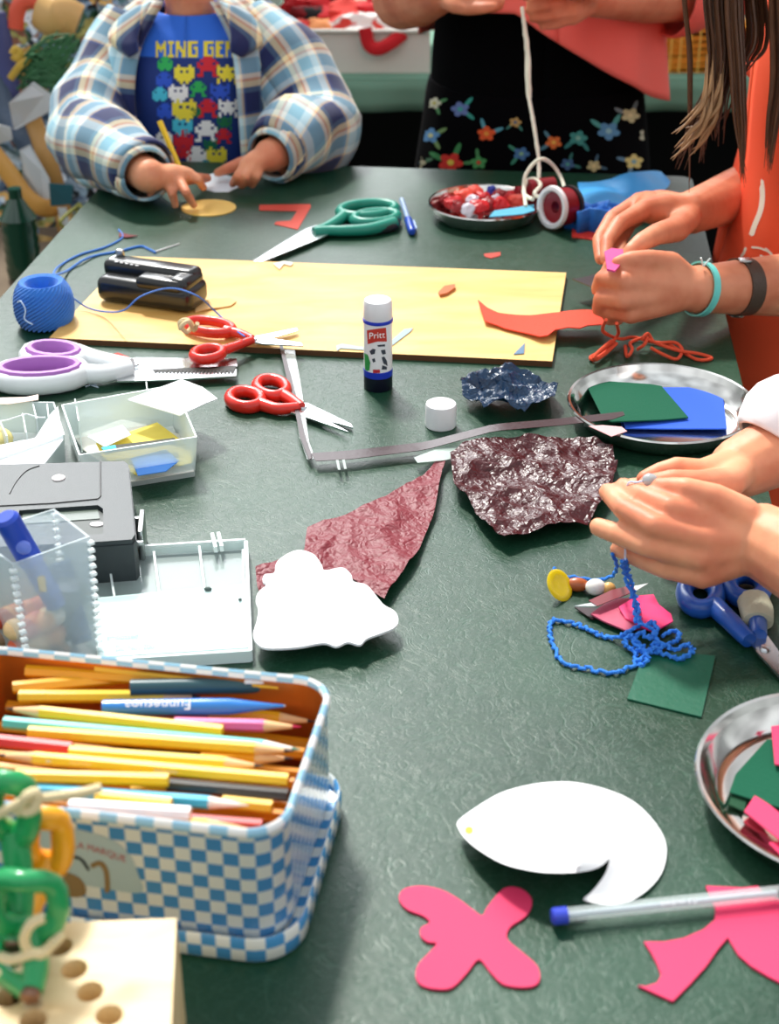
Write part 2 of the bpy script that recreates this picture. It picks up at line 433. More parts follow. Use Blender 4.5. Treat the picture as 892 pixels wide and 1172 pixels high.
# its dark grip
tk = bpy.data.objects['scissors']
obj('black_grip', tube(px3(cat([(372, 266), (395, 264), (425, 263), (450, 259), (455, 251)], 5), .006), [(.004, .005), (.0075, .007), (.0075, .007), (.006, .006), (.004, .005)], 12, zref=(0, 0, 1)), M('dark_rubber', '#1b2226', .5), tk)
scissors('small red scissors lying open on the wooden board, wool tied to one handle',
  [loop_px(240, 374, 27, 7, .12), loop_px(238, 405, 17, 6.5, -.12)],
  [[(258, 378), (275, 382), (289, 388)], [(252, 402), (268, 397), (289, 389)]],
  [[(284, 387), (300, 385), (340, 377), (341, 380), (300, 392), (286, 392)], [(284, 385), (300, 387), (344, 394), (347, 397), (300, 395), (285, 391)]],
  (290, 389), redpl, BZ+.001, .0045)
scissors('small red scissors lying half open on the green tabletop left of the glue stick',
  [loop_px(281, 457, 18.5, 9, .08), loop_px(311, 444, 17.5, 9.5, .15)],
  [[(297, 462), (318, 468), (342, 466)], [(322, 451), (334, 458), (345, 466)]],
  [[(336, 463), (352, 463), (402, 487), (404, 491), (350, 476), (336, 472)], [(334, 466), (350, 470), (392, 492), (399, 496), (345, 477), (333, 474)]],
  (347, 467), redpl, 0, .0052)
bl = scissors('blue handled scissors with tape wrapped round one loop, beside the right hands',
  [loop_px(802, 680, 19, 17, .35), loop_px(855, 672, 20, 14.5, .15)],
  [[(816, 692), (833, 708), (852, 727), (858, 733)], [(865, 684), (867, 700), (868, 722), (869, 728)]],
  [[(852, 728), (864, 722), (884, 742), (940, 815), (930, 818), (868, 750)], [(862, 724), (874, 723), (892, 748), (948, 822), (942, 826), (866, 748)]],
  (876, 743), M('blue_plastic', '#1f55ae', .32, coat=.3), 0, .0062)
obj('tape_wrap', tube(px3([(862, 686), (866, 698), (868, 712)], .009), [(.0115, .0085), (.0122, .0088), (.0105, .008)], 14, zref=(0, 0, 1)), M('worn_tape', '#c9c6ac', .5, bump=.4, bscale=300), bl)
pk = scissors('white and purple pinking shears lying in front of the blue yarn ball',
  [loop_px(62, 409, 31, 9.5, .04), loop_px(46, 429, 50, 11, -.06)],
  [[(88, 405), (112, 412), (150, 419)], [(88, 427), (118, 428), (150, 421)]],
  [[(128, 420), (155, 411), (271, 412), (272, 421), (160, 428), (134, 432)], [(132, 431), (160, 425), (271, 424), (271, 432), (200, 436), (134, 438)]],
  (155, 418), M('white_handles', '#e8ecee', .3), 0, .0085, 'pinking_shears', M('purple_rubber', '#a868b8', .45))
zt = [];
for i in range(22): zt += [(176+i*4.2, 424.5), (178.1+i*4.2, 427.8)]
obj('serrated_edge', psheet([(174, 423), (270, 419)] + [(270, 421)] + zt[::-1], .0078, .0004, step=.02), M('dark_steel', '#30302e', .4, 1), pk)

# ---------------------------------------------------------------- glue stick
gp = P(433, 443); gs = thing('glue_stick', 'upright white glue stick with a blue and black base standing at the board edge', 'glue stick', gp)
R = .0134
obj('base', lathe([(R*.96, 0), (R, .001), (R, .0135)], gp, 40), M('navy_black', '#0b0d22', .35), gs)
obj('blue_collar', lathe([(R*1.01, .0135), (R*1.01, .0195), (R*.98, .020)], gp, 40), M('blue_band', '#1c36b8', .35), gs)
gb = obj('tube_body', lathe([(R*.985, .0195), (R*.985, .067)], gp, 48), white_pl, gs)
obj('blue_ring', lathe([(R*.95, .066), (R*1.04, .0665), (R*1.04, .069), (R*.98, .0695)], gp, 40), M('blue_band', '#1c36b8'), gs)
obj('cap', lathe([(R*.98, .0695), (R, .070), (R*.97, .084), (R*.9, .0868), (R*.8, .0875), (0, .0875)], gp, 40), white_pl, gs)
bv = bvh_of(gb)
def lab(nm, pts, c, off=.0004, st=1.5): obj(nm, decal(bv, pts, st, off), M('print_'+c, c, .45), gs)
lab('red_panel', [(420, 378), (442, 375), (443, 391), (432, 391), (421, 394)], '#c8372a')
obj('printed_name', text_map('Pritt', 10.5, lambda x, y: proj(bv, 431.5+x, 384.2-y-x*.09, .0008)), M('print_white', '#ffffff', .5), gs)
lab('green_print', [(417, 404), (421, 406), (424, 415), (423, 424), (418, 425)], '#2a9a4a')
lab('red_print', [(427, 423), (435, 423), (435, 427), (427, 427)], '#c02c38')
for i, pts in enumerate(([(423, 402), (427, 399), (430, 400), (429, 405), (425, 406)], [(436, 401), (441, 400), (442, 405), (438, 406)], [(437, 409), (440, 408), (443, 413), (444, 419), (439, 416)], [(426, 411), (429, 410), (430, 414), (427, 415)], [(438, 418), (443, 420), (443, 423), (437, 423)], [(432, 395), (441, 394), (441, 396.5), (433, 397)])):
    lab('dark_print', pts, '#39404c')
tag(obj('bottle_cap', lathe([(.0130, 0), (.0138, .001), (.0138, .019), (.0132, .0215), (.012, .0222), (0, .0222)], P(504.5, 487), 40), white_pl), 'small round white cap standing on the table right of the glue stick', 'cap')

# ---------------------------------------------------------------- black case on the board
def black_case():
    A = P(128, 338, BZ); B = P(224, 352, BZ); A.z = B.z = Z0+BZ+.0005; d = (B-A); L = d.length; d.normalize(); n = Vector((-d.y, d.x, 0)); base = (A+B)/2
    t = thing('hole_punch', 'glossy black stapler shaped punch lying on the wooden board', 'hole punch', base)
    def bar(c0, c1, w0, w1, h0, h1, z):
        pts = [(c0, w0, h0), (c0*.75+c1*.25, (w0+w1)/2*1.05, (h0*.7+h1*.3)), (c0*.3+c1*.7, w1, h1), (c1, w1*.9, h1*.9)]
        return tube([base+d*p[0]+n*z[0]+Vector((0, 0, p[2]/2+z[1])) for p in cat([(c0, ), (c1, )], 1)] if 0 else [base+d*p[0]+n*z[0]+Vector((0, 0, p[2]/2+z[1])) for p in pts], [(p[1]/2, p[2]/2) for p in pts], 20, zref=(0, 0, 1))
    def rb(c, s, bev): return box(base+d*c[0]+n*c[1]+Vector((0, 0, c[2])), s, math.atan2(d.y, d.x), bev, 4)
    obj('lower_body', rb((0, .0, .0135), (L*1.12, .046, .027), .009), black_pl, t)
    obj('upper_arm', [rb((-.004, .011, .029), (L*1.08, .026, .019), .007), rb((L*.40, .0, .027), (L*.25, .044, .018), .008)], black_pl, t)
    obj('front_pad', rb((L*.2, -.012, .027), (L*.55, .024, .014), .0065), black_pl, t)
    obj('hinge', [rb((-L*.50, .012, .033), (.006, .018, .012), .002), rb((-L*.46, .018, .041), (.009, .006, .008), .002)], brushed, t)
    obj('white_lettering', [rb((-L*.40+.006*k, -.0008, .0385-.0003*k), (.0035, .0018, .0004), 0) for k in range(5)], white_card, t)
    return t
black_case()

# ---------------------------------------------------------------- yarn
def yarn(path, r, m, name, label=None, cat_=None, parent=None, jit=0, n=6, seg=7, group=None):
    p = cat(path, n)
    if jit: p = [(a+random.uniform(-jit, jit), b+random.uniform(-jit, jit), max(c+random.uniform(-jit, jit)*.6, Z0+r*1.02)) for a, b, c in p]
    o = obj(name, tube(p, r, seg), m, parent)
    if label: tag(o, label, cat_, group)
    return o
def yp(l): return [tuple(P(a, b, z)) for a, b, z in l]
blue_y = M('blue_yarn', '#2f7ee0', .85, bump=.8, bscale=900, sheen=.3); blue_y2 = M('blue_yarn_pale', '#3f86d8', .85)
bc = P(53, 372); br = .0285
yb = thing('yarn_ball', 'bright blue ball of crochet thread with a hollow middle', 'yarn', bc)
prof = [(br*.55, 0), (br*.85, .004), (br*1.0, .014), (br*1.0, .031), (br*.9, .042), (br*.76, .0475), (br*.6, .046), (br*.48, .040), (br*.46, .01), (0, .01)]
obj('core', lathe(prof, bc, 40), blue_y, yb)
wind = []
for k in range(30):
    ph = 2*PI*k/30; pts = []
    for j in range(15):
        t = j/14; z = .003+t*.0435; a = ph + t*2.4
        rr_ = [br*.88, br*1.0, br*1.035, br*1.04, br*1.01, br*.93, br*.76]; q = t*6; i0 = min(5, int(q)); rad = rr_[i0]*(1-(q-i0))+rr_[i0+1]*(q-i0)
        pts.append((bc.x+rad*math.cos(a), bc.y+rad*math.sin(a), Z0+z))
    wind.append(tube(cat(pts, 1), .0013, 6))
obj('winding', wind, blue_y, yb)
obj('ply_end', tube(cat([(bc.x-.020, bc.y-.024, Z0+.034), (bc.x-.016, bc.y-.0265, Z0+.036), (bc.x-.012, bc.y-.0285, Z0+.028), (bc.x-.014, bc.y-.0285, Z0+.018), (bc.x-.006, bc.y-.0305, Z0+.013)], 4), .0008, 6), M('pale_thread', '#cfe4ff', .8), yb)
yarn(yp([(80, 338, .02), (100, 352, .010), (122, 357, .014), (142, 355, .036), (160, 340, .052), (185, 331, .0485), (205, 331, .049), (228, 340, .045), (245, 355, .016), (265, 374, BZ+.004), (280, 385, .025)]), .0009, M('blue_thread', '#4a78c8', .8), 'thread', 'thin blue thread running from the yarn ball over the black punch', 'thread')
yarn(yp([(60, 318, .03), (66, 306, .004), (90, 292, .0015), (120, 283, .0012), (140, 272, .0012), (136, 263, .0012)]), .0012, blue_y, 'thread', 'blue thread end reaching up to the dark red scrap', 'thread')
yarn(yp([(56, 316, .035), (75, 311, .004), (95, 298, .003), (112, 292, .0012), (135, 288, .0012), (160, 282, .0012), (170, 285, .0012), (178, 289, .0012)]), .0014, blue_y, 'thread', 'blue thread end looped towards the white needle', 'thread')
nd = obj('needle', tube([P(178, 288, .001), P(205, 279, .001)], [.0011, .0006], 8), white_pl); tag(nd, 'slim pale needle on the green table beyond the yarn ball', 'needle')
def scrap(name, px, c, label, cat_='scrap', z=.0002, th=.0006, zf=None, rough=.7, smooth=0, step=.008, group=None, **k):
    return tag(obj(name, psheet(px, z, th, smooth, zf=zf, step=step), M(name+c, c, rough, **k)), label, cat_, group)
scrap('felt_scrap', [(137, 266), (148, 269), (158, 270), (146, 272), (136, 271)], '#6a1420', 'tiny dark red scrap by the far thread ends', z=.0015)
scrap('felt_scrap', [(122, 408), (135, 404), (148, 409), (136, 416)], '#b83228', 'small square red scrap between board and pinking shears')
scrap('paper_scrap', [(98, 443), (107, 438), (113, 444), (108, 443), (104, 441)], '#cfe0f0', 'tiny white curl of paper under the pinking shears', th=.001)
# cream wool tied to red scissors, shaving on the board
yarn(yp([(207, 377, .022), (206, 369, .030), (214, 366, .034), (220, 372, .026), (214, 380, .022), (208, 374, .030), (216, 368, .036), (222, 378, .02), (226, 370, .03)]), .0022, M('cream_wool', '#f0ddb0', .9, bump=.8, bscale=700), 'wool_knot', 'cream wool knot tied on the red scissors handle', 'wool', n=8)
scrap('wood_shaving', [(222, 350), (236, 346), (262, 342), (271, 346), (264, 351), (240, 355), (224, 358)], '#e8b878', 'pale tan shaving beside the black punch on the board', z=BZ, th=.001, zf=lambda x, y: .004*abs(noise.noise(Vector((x*40, y*40, 0)))))
scrap('paper_strip', [(385, 396), (392, 394), (417, 398), (417, 401), (390, 399), (386, 402)], '#a8b8bc', 'thin grey paper sliver on the board left of the glue stick', z=BZ)
scrap('paper_strip', [(446, 392), (463, 377), (473, 376), (470, 380), (449, 396)], '#9aaeb4', 'grey paper strip on the board right of the glue stick', z=BZ)
scrap('felt_scrap', [(502, 337), (509, 330), (521, 328), (521, 332), (512, 338), (504, 340)], '#b8683c', 'curled rust brown scrap on the right part of the board', z=BZ, th=.003)
scrap('paper_scrap', [(588, 406), (601, 393), (600, 405)], '#5a7a98', 'tiny blue grey triangle at the near edge of the board', z=BZ)
scrap('paper_scrap', [(313, 303), (325, 300), (336, 302), (333, 305), (325, 303), (320, 309)], '#f4f0dc', 'white paper curl on the far edge of the board', z=BZ, th=.0015)
scrap('felt_scrap', [(554, 291), (563, 290), (573, 289), (573, 293), (562, 296), (555, 294)], '#c04438', 'tiny red scrap on the table beyond the board')
scrap('paper_angle', [(297, 235), (355, 234), (356, 237), (341, 263), (314, 257), (316, 254), (333, 253), (340, 242), (297, 241)], '#c8402e', 'red paper scrap cut in a bent arrow shape, left of the teal scissors')
scrap('paper_disc', loop_px(239, 238.5, 31.5, 9.3, -.03, 28), '#ecc060', 'orange yellow oval card under the boy\'s fingers', 'card', th=.0012, rough=.6)
scrap('paper_card', [(232, 203), (246, 198), (268, 203), (274, 214), (262, 220), (246, 220), (234, 217)], '#e8eef4', 'small white card held between the boy\'s hands', 'card')
scrap('felt_cloth', [(655, 262), (690, 258), (700, 270), (692, 278), (672, 274), (655, 272)], '#d83a2e', 'red felt corner under the blue crepe roll', z=.0002, th=.0015)
# ---------------------------------------------------------------- pens
def pen(label, a, b, r, cap, body, z=None, capfrac=.0, parts=()):
    A, B = Vector(a), Vector(b); d = (B-A)
    t = thing('ballpoint_pen', label, 'pen', A if A.z < B.z else B)
    return t, A, B, d
t, A, B, d = pen('short blue capped ballpoint pen lying beyond the board, right of the teal scissors', P(460, 229, .005), P(472, 266, .005), .004, 0, 0)
obj('barrel', tube([A, A+d*.62], .0036, 12), M('clear_blue', '#9fb8dc', .15, alpha=.75), t)
obj('cap', tube([A+d*.6, A+d*.62, B-d*.02, B], [.0036, .0048, .0048, .003], 14), M('pen_blue', '#1c48b0', .3), t)
obj('clip', box(A+d*.8+Vector((.006, 0, .001)), (.002, .03, .003), math.atan2(d.y, d.x)-PI/2, .0006), M('clip_blue', '#a8c0e8', .3), t)
obj('ink_tube', tube([A+d*.02, A+d*.6], .0014, 8), M('pen_blue', '#1c48b0', .3), t)
# clear pen near
t, A, B, d = pen('clear ballpoint pen with a blue end plug, crossing above the right pink cut-out', P(634, 1049, .0075), P(930, 1018, .0075), .004, 0, 0)
hexr = .0042
clear = M('clear_plastic', '#e6f0ee', .06, alpha=.3, spec=1)
obj('barrel', tube([A+d*.005, A+d*.9], hexr, 6), clear, t, sharp=25)
obj('end_plug', tube([A-d*.008, A, A+d*.05], [.0036, .0047, .0047], 16), M('plug_blue', '#3a4cc8', .3), t)
obj('ink_tube', tube([A+d*.05, A+d*.86], .0016, 8), M('ink_grey', '#c8d4dc', .3), t)
obj('tip', tube([A+d*.88, A+d*1.0], [.0036, .0008], 12), steel, t)
dn = d.normalized()
nrm = Vector((0, -.6, .8)); up_ = (nrm - dn*nrm.dot(dn)).normalized(); sd = up_.cross(dn)
obj('printed_lettering', text_map('Cristal 1.0', .0055, lambda x, y: A+d*.47+dn*x+sd*(-y)+up_*(hexr*.92)) if 0 else text_map('medium 1.0', .0042, lambda x, y: A+d*.47+dn*x-sd*y+up_*(hexr+.0001)), white_card, t)

# ---------------------------------------------------------------- steel dishes
def dish(cx, cy, rim_px, label, hgt=.02):
    C = P(cx, cy, hgt); R = (P(cx+rim_px, cy, hgt)-C).length; C.z = Z0
    prof = [(0, .0005), (R*.80, .0005), (R*.86, .003), (R*.94, hgt*.8), (R*.965, hgt), (R*.99, hgt+.0006), (R*1.0, hgt-.0008), (R*.985, hgt-.0018), (R*.955, hgt-.002), (R*.93, hgt*.72), (R*.85, .0045), (R*.79, .0018), (R*.73, .0022), (R*.7, .0014), (0, .0014)]
    o = obj('steel_dish', lathe(prof, C, 96), M('dish_steel', '#d8d8d4', .13, 1))
    tag(o, label, 'dish'); return C, R
C2, R2 = dish(758, 459, 108, 'round steel dish holding a green and a blue felt square')
C1, R1 = dish(556, 231, 66, 'far steel dish full of red scraps', .02)
R3 = .088; c3 = P(798, 893, .021); c3.z = Z0
o = obj('steel_dish', lathe([(0, .0005), (R3*.80, .0005), (R3*.86, .003), (R3*.94, .017), (R3*.965, .021), (R3*.99, .0216), (R3, .0205), (R3*.985, .0192), (R3*.955, .019), (R3*.93, .0155), (R3*.85, .0045), (R3*.79, .0018), (R3*.73, .0022), (R3*.7, .0014), (0, .0014)], c3+Vector((R3, 0, 0)), 96), M('dish_steel', '#d8d8d4', .13, 1))
tag(o, 'near steel dish cut off by the right edge, holding pink and green scraps', 'dish')
felt_g = M('felt_green', '#12573f', .85, bump=.3, bscale=500, spec=.25)
def felt(px, z, m, label, th=.0012, zf=None, name='felt_square', cat_='felt'):
    return tag(obj(name, psheet(px, z, th, zf=zf, step=.01), m), label, cat_)
felt([(703, 444), (826, 446), (832, 493), (716, 491)], .0032, M('felt_blue', '#2458d0', .8), 'bright blue felt square lying in the middle steel dish', zf=lambda x, y: max(0, (x-C2.x)*.02))
felt([(668, 441), (745, 442), (757, 444), (788, 480), (700, 488), (690, 484)], .0055, felt_g, 'dark green felt square lying over the blue one in the dish', zf=lambda x, y: .001+max(0, C2.x-x)*.06)
felt([(739, 745), (819, 752), (803, 822), (718, 801)], .0003, M('card_green', '#0f5c44', .45, bump=.15, bscale=300), 'shiny dark green square of card below the tangled blue yarn', name='card_square', cat_='card')
# near dish content
pk_m = M('pink_foam', '#dc3a66', .75)
felt([(842, 888), (878, 848), (930, 850), (925, 935), (866, 918), (835, 908)], .006, felt_g, 'dark green felt piece in the near dish under the pink strip')
felt([(840, 905), (856, 912), (852, 930), (834, 922)], .0035, M('felt_green2', '#0d4428', .85), 'small deep green scrap at the left side of the near dish')
felt([(864, 912), (880, 922), (930, 962), (925, 985), (892, 962), (852, 930)], .009, pk_m, 'diagonal pink strip in the near dish', name='felt_strip')
felt([(883, 833), (920, 828), (920, 880), (887, 876)], .010, pk_m, 'pink tab at the far side of the near dish', name='felt_strip')
felt([(858, 936), (870, 944), (880, 958), (866, 952), (851, 942)], .0036, M('felt_darkred', '#98142c', .85), 'dark red scrap in the near dish')
felt([(880, 966), (910, 962), (925, 985), (900, 985)], .004, M('pink_hot', '#e83868', .8), 'hot pink scrap low in the near dish')

# ---------------------------------------------------------------- far dish content
reds = [M('red_a', '#c81c24', .4), M('red_b', '#e04a38', .5), M('red_c', '#8c1018', .4), M('red_d', '#d8d4e0', .4), M('red_e', '#3448b0', .4)]
fs = [(520, 232, 0, 9), (531, 226, 1, 10), (541, 233, 3, 7), (553, 226, 0, 8), (563, 221, 4, 5), (573, 226, 2, 8), (585, 226, 0, 10), (593, 231, 1, 9), (548, 238, 0, 9), (536, 240, 3, 6), (559, 235, 2, 8), (573, 236, 0, 8), (512, 229, 2, 7), (525, 238, 2, 7), (543, 222, 1, 8), (567, 230, 3, 5)]
for i, (a, b, c, s) in enumerate(fs):
    p = P(a, b, .012); s = s/850.
    bl_ = ball((0, 0, 0), 1, 8); V = []
    for v in bl_[0]:
        k = 1+.35*noise.noise(v*1.7+Vector((i*3.1, 0, 0))); V.append(Vector((p.x+v.x*s*k*1.15, p.y+v.y*s*k, Z0+.012+i % 3*.001+v.z*.0085*k)))
    nm = {0: 'crumpled red scrap', 1: 'orange red crumpled scrap', 2: 'dark red crumpled scrap', 3: 'small whitish crumpled scrap', 4: 'small blue crumpled scrap'}[c]
    tag(obj('crumpled_scrap', (V, bl_[1], None), reds[c], smooth=False), nm + ' in the far dish', 'scrap', nm+'s in the far dish')
felt([(566, 243), (611, 236), (612, 243), (598, 247), (560, 250)], .021, M('cyan_strip', '#4aa8c8', .6), 'light blue strip leaning on the rim of the far dish', name='felt_strip', zf=lambda x, y: .001)
# ---------------------------------------------------------------- reel, ribbons, crepe
def reel():
    c = P(637, 262); c.z = Z0+.027; t = thing('ribbon_reel', 'white rimmed reel of dark red ribbon standing on edge by the far dish', 'ribbon', (c.x, c.y, Z0))
    ax = Vector((-.80, -.58, .12)).normalized(); R_ = ax.to_track_quat('Z', 'Y').to_matrix()
    obj('rim', lathe([(.0185, .006), (.0235, .004), (.0258, .007), (.0245, .011), (.0205, .0115), (.0185, .009), (.0185, .006)], c, 40, R_), white_pl, t)
    obj('ribbon', lathe([(.007, -.016), (.018, -.018), (.022, -.015), (.0225, .004), (.018, .0065), (.007, .004), (.007, -.016)], c, 32, R_), M('dark_red_ribbon', '#8a1420', .4), t)
    obj('back_rim', lathe([(.019, -.021), (.0245, -.021), (.0245, -.017), (.019, -.017), (.019, -.021)], c, 32, R_), M('dark_rim', '#26282c', .5), t)
reel()
for i, (a, b, z, dx) in enumerate(((606, 222, .018, .0), (620, 214, .03, .004), (628, 228, .008, 0))):
    c = P(a, b, z); tag(obj('ribbon_roll', tube([c+Vector((-.016, -.004, 0)), c+Vector((.016, .006, 0))], .0105, 16), M('dark_red_ribbon', '#8a1420')), ['dark red ribbon roll touching the far dish', 'dark red ribbon roll on top of the pair behind the reel', 'dark red ribbon roll low behind the reel'][i], 'ribbon')
bs = M('blue_sheet', '#3fa4e6', .45, bump=.2, bscale=60); bs2 = M('blue_crepe', '#1f72cc', .55)
tag(obj('blue_paper_sheet', psheet([(661, 216), (700, 214), (757, 201), (767, 214), (745, 250), (690, 251), (668, 240)], .004, .001, step=.006, zf=lambda x, y: .02*abs(noise.noise(Vector((x*14, y*14, 3))))+.004), bs), 'sky blue paper sheet lying at the far right of the table', 'paper')
cz = P(677, 264); pl_ = []
ex = []
for k in range(29):
    a = 2*PI*k/29
def fold_roll(c, R_, h, m, label):
    V, Fc = [], []; n = 90
    for k in range(n):
        a = 2*PI*k/n; rr = R_*(1+.20*math.cos(6*a+.6)+.10*math.sin(11*a))
        for zz, q in ((0, 1.0), (h*.5, .93+.08*math.sin(5*a)), (h*(.95+.1*math.sin(3*a)), 1.12+.10*math.cos(4*a))): V.append(Vector((c.x+rr*q*math.cos(a)*1.05, c.y+rr*q*math.sin(a)*.75, c.z+zz)))
    for k in range(n):
        for j in (0, 1): a, b = k*3+j, ((k+1) % n)*3+j; Fc.append((a, b, b+1, a+1))
    t = thing('crepe_bundle', label, 'crepe paper', c)
    obj('outer_fold', (V, Fc, None), m, t, solid=.0015)
    W = [Vector((c.x+(v.x-c.x)*.55+.002, c.y+(v.y-c.y)*.5, c.z+(v.z-c.z)*.9)) for v in V]
    obj('inner_fold', (W, Fc, None), m, t, solid=.0015); return t
fold_roll(P(677, 262, .0), .024, .03, bs2, 'small pleated blue crepe bundle beside the white rimmed reel')

# ---------------------------------------------------------------- orange felt strip and yarn
of = M('orange_felt', '#e0442a', .8, bump=.3, bscale=400)
felt([(547, 348), (558, 356), (570, 361), (607, 366), (640, 367), (674, 366), (691, 368), (694, 376), (690, 382), (672, 384), (663, 387), (650, 385), (635, 386), (627, 391), (618, 391), (604, 386), (590, 382), (578, 379), (570, 376), (555, 372)], BZ, of, 'orange red felt strip with a torn edge hanging off the board', name='felt_strip', zf=lambda x, y: .006+.004*math.sin(x*40))
oy = M('orange_yarn', '#e05030', .9, bump=.5, bscale=600)
oyt = thing('yarn_tangle', 'loose tangle of orange yarn between the board and the middle dish', 'yarn', P(740, 400))
for l in ([(694, 366, .05), (690, 378, .03), (700, 385, .015), (712, 388, .008), (726, 386, .004), (745, 391, .003), (765, 394, .003), (783, 404, .002), (800, 412, .002), (815, 410, .002), (800, 405, .003), (780, 402, .006), (760, 396, .008), (740, 388, .010)],
          [(706, 370, .045), (708, 382, .02), (700, 392, .01), (688, 402, .004), (676, 409, .003), (682, 412, .003), (694, 404, .006), (706, 393, .008)],
          [(704, 392, .006), (692, 404, .004), (680, 411, .006), (684, 404, .01), (700, 390, .012)],
          [(716, 396, .004), (718, 408, .003), (724, 400, .006), (722, 392, .008), (740, 386, .012), (738, 394, .01), (730, 400, .003)],
          [(735, 388, .014), (742, 382, .014), (750, 392, .006), (772, 392, .006), (781, 400, .004), (775, 411, .003), (760, 406, .004), (745, 398, .008)]):
    obj('strand', tube(cat(yp(l), 6), .0017, 7), oy, oyt)

# ---------------------------------------------------------------- cellophane
def cello(name, c, rough=.16, alpha=.86, refl=1.0, vsc=48, bst=.45):
    m, nt, b = new_mat(name); b.inputs['Base Color'].default_value = hexc(c); b.inputs['Roughness'].default_value = rough; b.inputs['Specular IOR Level'].default_value = refl
    tc = N(nt, 'ShaderNodeTexCoord'); v = N(nt, 'ShaderNodeTexVoronoi', feature='DISTANCE_TO_EDGE'); v.inputs['Scale'].default_value = vsc
    n = N(nt, 'ShaderNodeTexNoise'); n.inputs['Scale'].default_value = 40; n.inputs['Detail'].default_value = 3
    mx = N(nt, 'ShaderNodeMix', data_type='VECTOR'); mx.inputs[0].default_value = .12
    nt.links.new(tc.outputs['Object'], n.inputs['Vector']); nt.links.new(tc.outputs['Object'], mx.inputs[4]); nt.links.new(n.outputs['Color'], mx.inputs[5]); nt.links.new(mx.outputs[1], v.inputs['Vector'])
    bp = N(nt, 'ShaderNodeBump'); bp.inputs['Strength'].default_value = bst; bp.inputs['Distance'].default_value = .004
    nt.links.new(v.outputs['Distance'], bp.inputs['Height']); nt.links.new(bp.outputs[0], b.inputs['Normal'])
    out = nt.nodes['Material Output']; tr = N(nt, 'ShaderNodeBsdfTransparent'); tr.inputs[0].default_value = hexc(c); m2 = N(nt, 'ShaderNodeMixShader'); m2.inputs[0].default_value = alpha
    nt.links.new(tr.outputs[0], m2.inputs[1]); nt.links.new(b.outputs[0], m2.inputs[2]); nt.links.new(m2.outputs[0], out.inputs['Surface']); return m
redc = cello('red_cellophane', '#42060e', .34, .93, .5); redc2 = cello('red_cellophane_light', '#7c2430', .5, .93, .45)
cz1 = crumple(.006, 17, 3)
tag(obj('cellophane_sheet', psheet([(513, 528), (506, 545), (498, 590), (478, 640), (440, 693), (415, 680), (395, 668), (350, 680), (305, 700), (295, 680), (293, 660), (320, 648), (348, 640), (352, 612), (395, 600), (430, 582), (462, 565), (486, 550), (498, 535)], .001, .0004, step=.0035, zf=lambda x, y: .004+max(0, cz1(x, y))), redc2, smooth=False), 'crinkled dull red cellophane fan spreading behind the white cloud', 'cellophane')
cz2 = crumple(.010, 19, 9)
tag(obj('cellophane_sheet', psheet([(515, 531), (532, 521), (560, 516), (600, 513), (640, 512), (680, 514), (700, 524), (706, 545), (700, 568), (672, 610), (640, 612), (610, 620), (577, 629), (560, 618), (545, 600), (535, 582), (520, 572)], .001, .0004, step=.0035, zf=lambda x, y: .005+max(0, cz2(x, y))), redc, smooth=False), 'glossy dark red crumpled cellophane right of the fan shaped piece', 'cellophane')
cz3 = crumple(.020, 22, 5)
tag(obj('cellophane_sheet', psheet([(527, 452), (545, 443), (560, 446), (580, 437), (605, 440), (628, 446), (638, 460), (634, 474), (612, 480), (600, 488), (575, 482), (553, 484), (540, 472), (529, 466)], .001, .0005, step=.0035, zf=lambda x, y: .003+max(0, cz3(x, y))), cello('blue_cellophane', '#0a3050', .3, .9, .5), smooth=False), 'dark blue crumpled cellophane between the glue stick and the middle dish', 'cellophane')
# tape band
dr = cello('ribbon_cellophane', '#2c060c', .3, .95, .3, 30, .05)
tag(obj('cellophane_ribbon', psheet([(356, 524), (400, 521), (470, 513), (560, 503), (640, 496), (712, 488), (714, 492), (700, 497), (640, 504), (560, 511), (480, 521), (440, 526), (400, 531), (362, 533)], .004, .0005, step=.01, zf=lambda x, y: .004+.010*max(0, min(1, (x-.03)/.06))), dr), 'long dark red cellophane ribbon stretching to the middle dish', 'ribbon')
sv = M('clear_film', '#c4ccca', .1, alpha=.4, spec=1)
tb2 = thing('clear_tape', 'upright bent strip of clear film with dark edge running down from the board', 'tape', P(345, 470))
obj('film', psheet([(322, 400), (337, 402), (344, 440), (350, 480), (354, 510), (362, 530), (352, 530), (343, 505), (338, 470), (330, 440)], .002, .0005, step=.01, zf=lambda x, y: .003), sv, tb2)
obj('dark_edge', psheet([(320, 398), (324, 399), (334, 436), (342, 468), (349, 500), (358, 528), (354, 530), (344, 505), (337, 470), (329, 440)], .0035, .0005, step=.01, zf=lambda x, y: .003), dr, tb2)
scrap('clear_film', [(474, 524), (500, 514), (540, 509), (590, 505), (575, 513), (540, 519), (510, 527), (478, 530)], '#b4c4bc', 'pale translucent film wedge between ribbon and crumpled red cellophane', 'film', z=.008, th=.0004, rough=.2, alpha=.6)
scrap('clear_film', [(674, 488), (690, 487), (712, 489), (718, 494), (700, 500)], '#e8b0b0', 'pinkish film tip at the rim of the middle dish', 'film', z=.022, th=.0005, rough=.2, alpha=.8)
for i, (a, b) in enumerate(((384, 524), (391, 523))): scrap('tape_tick', [(a, b), (a+3, b), (a+6, b+14), (a+3, b+14)], '#a8b4b0', 'thin pale sliver of film at the left part of the dark ribbon', 'film', z=.008, th=.0004, group='slivers on the ribbon')

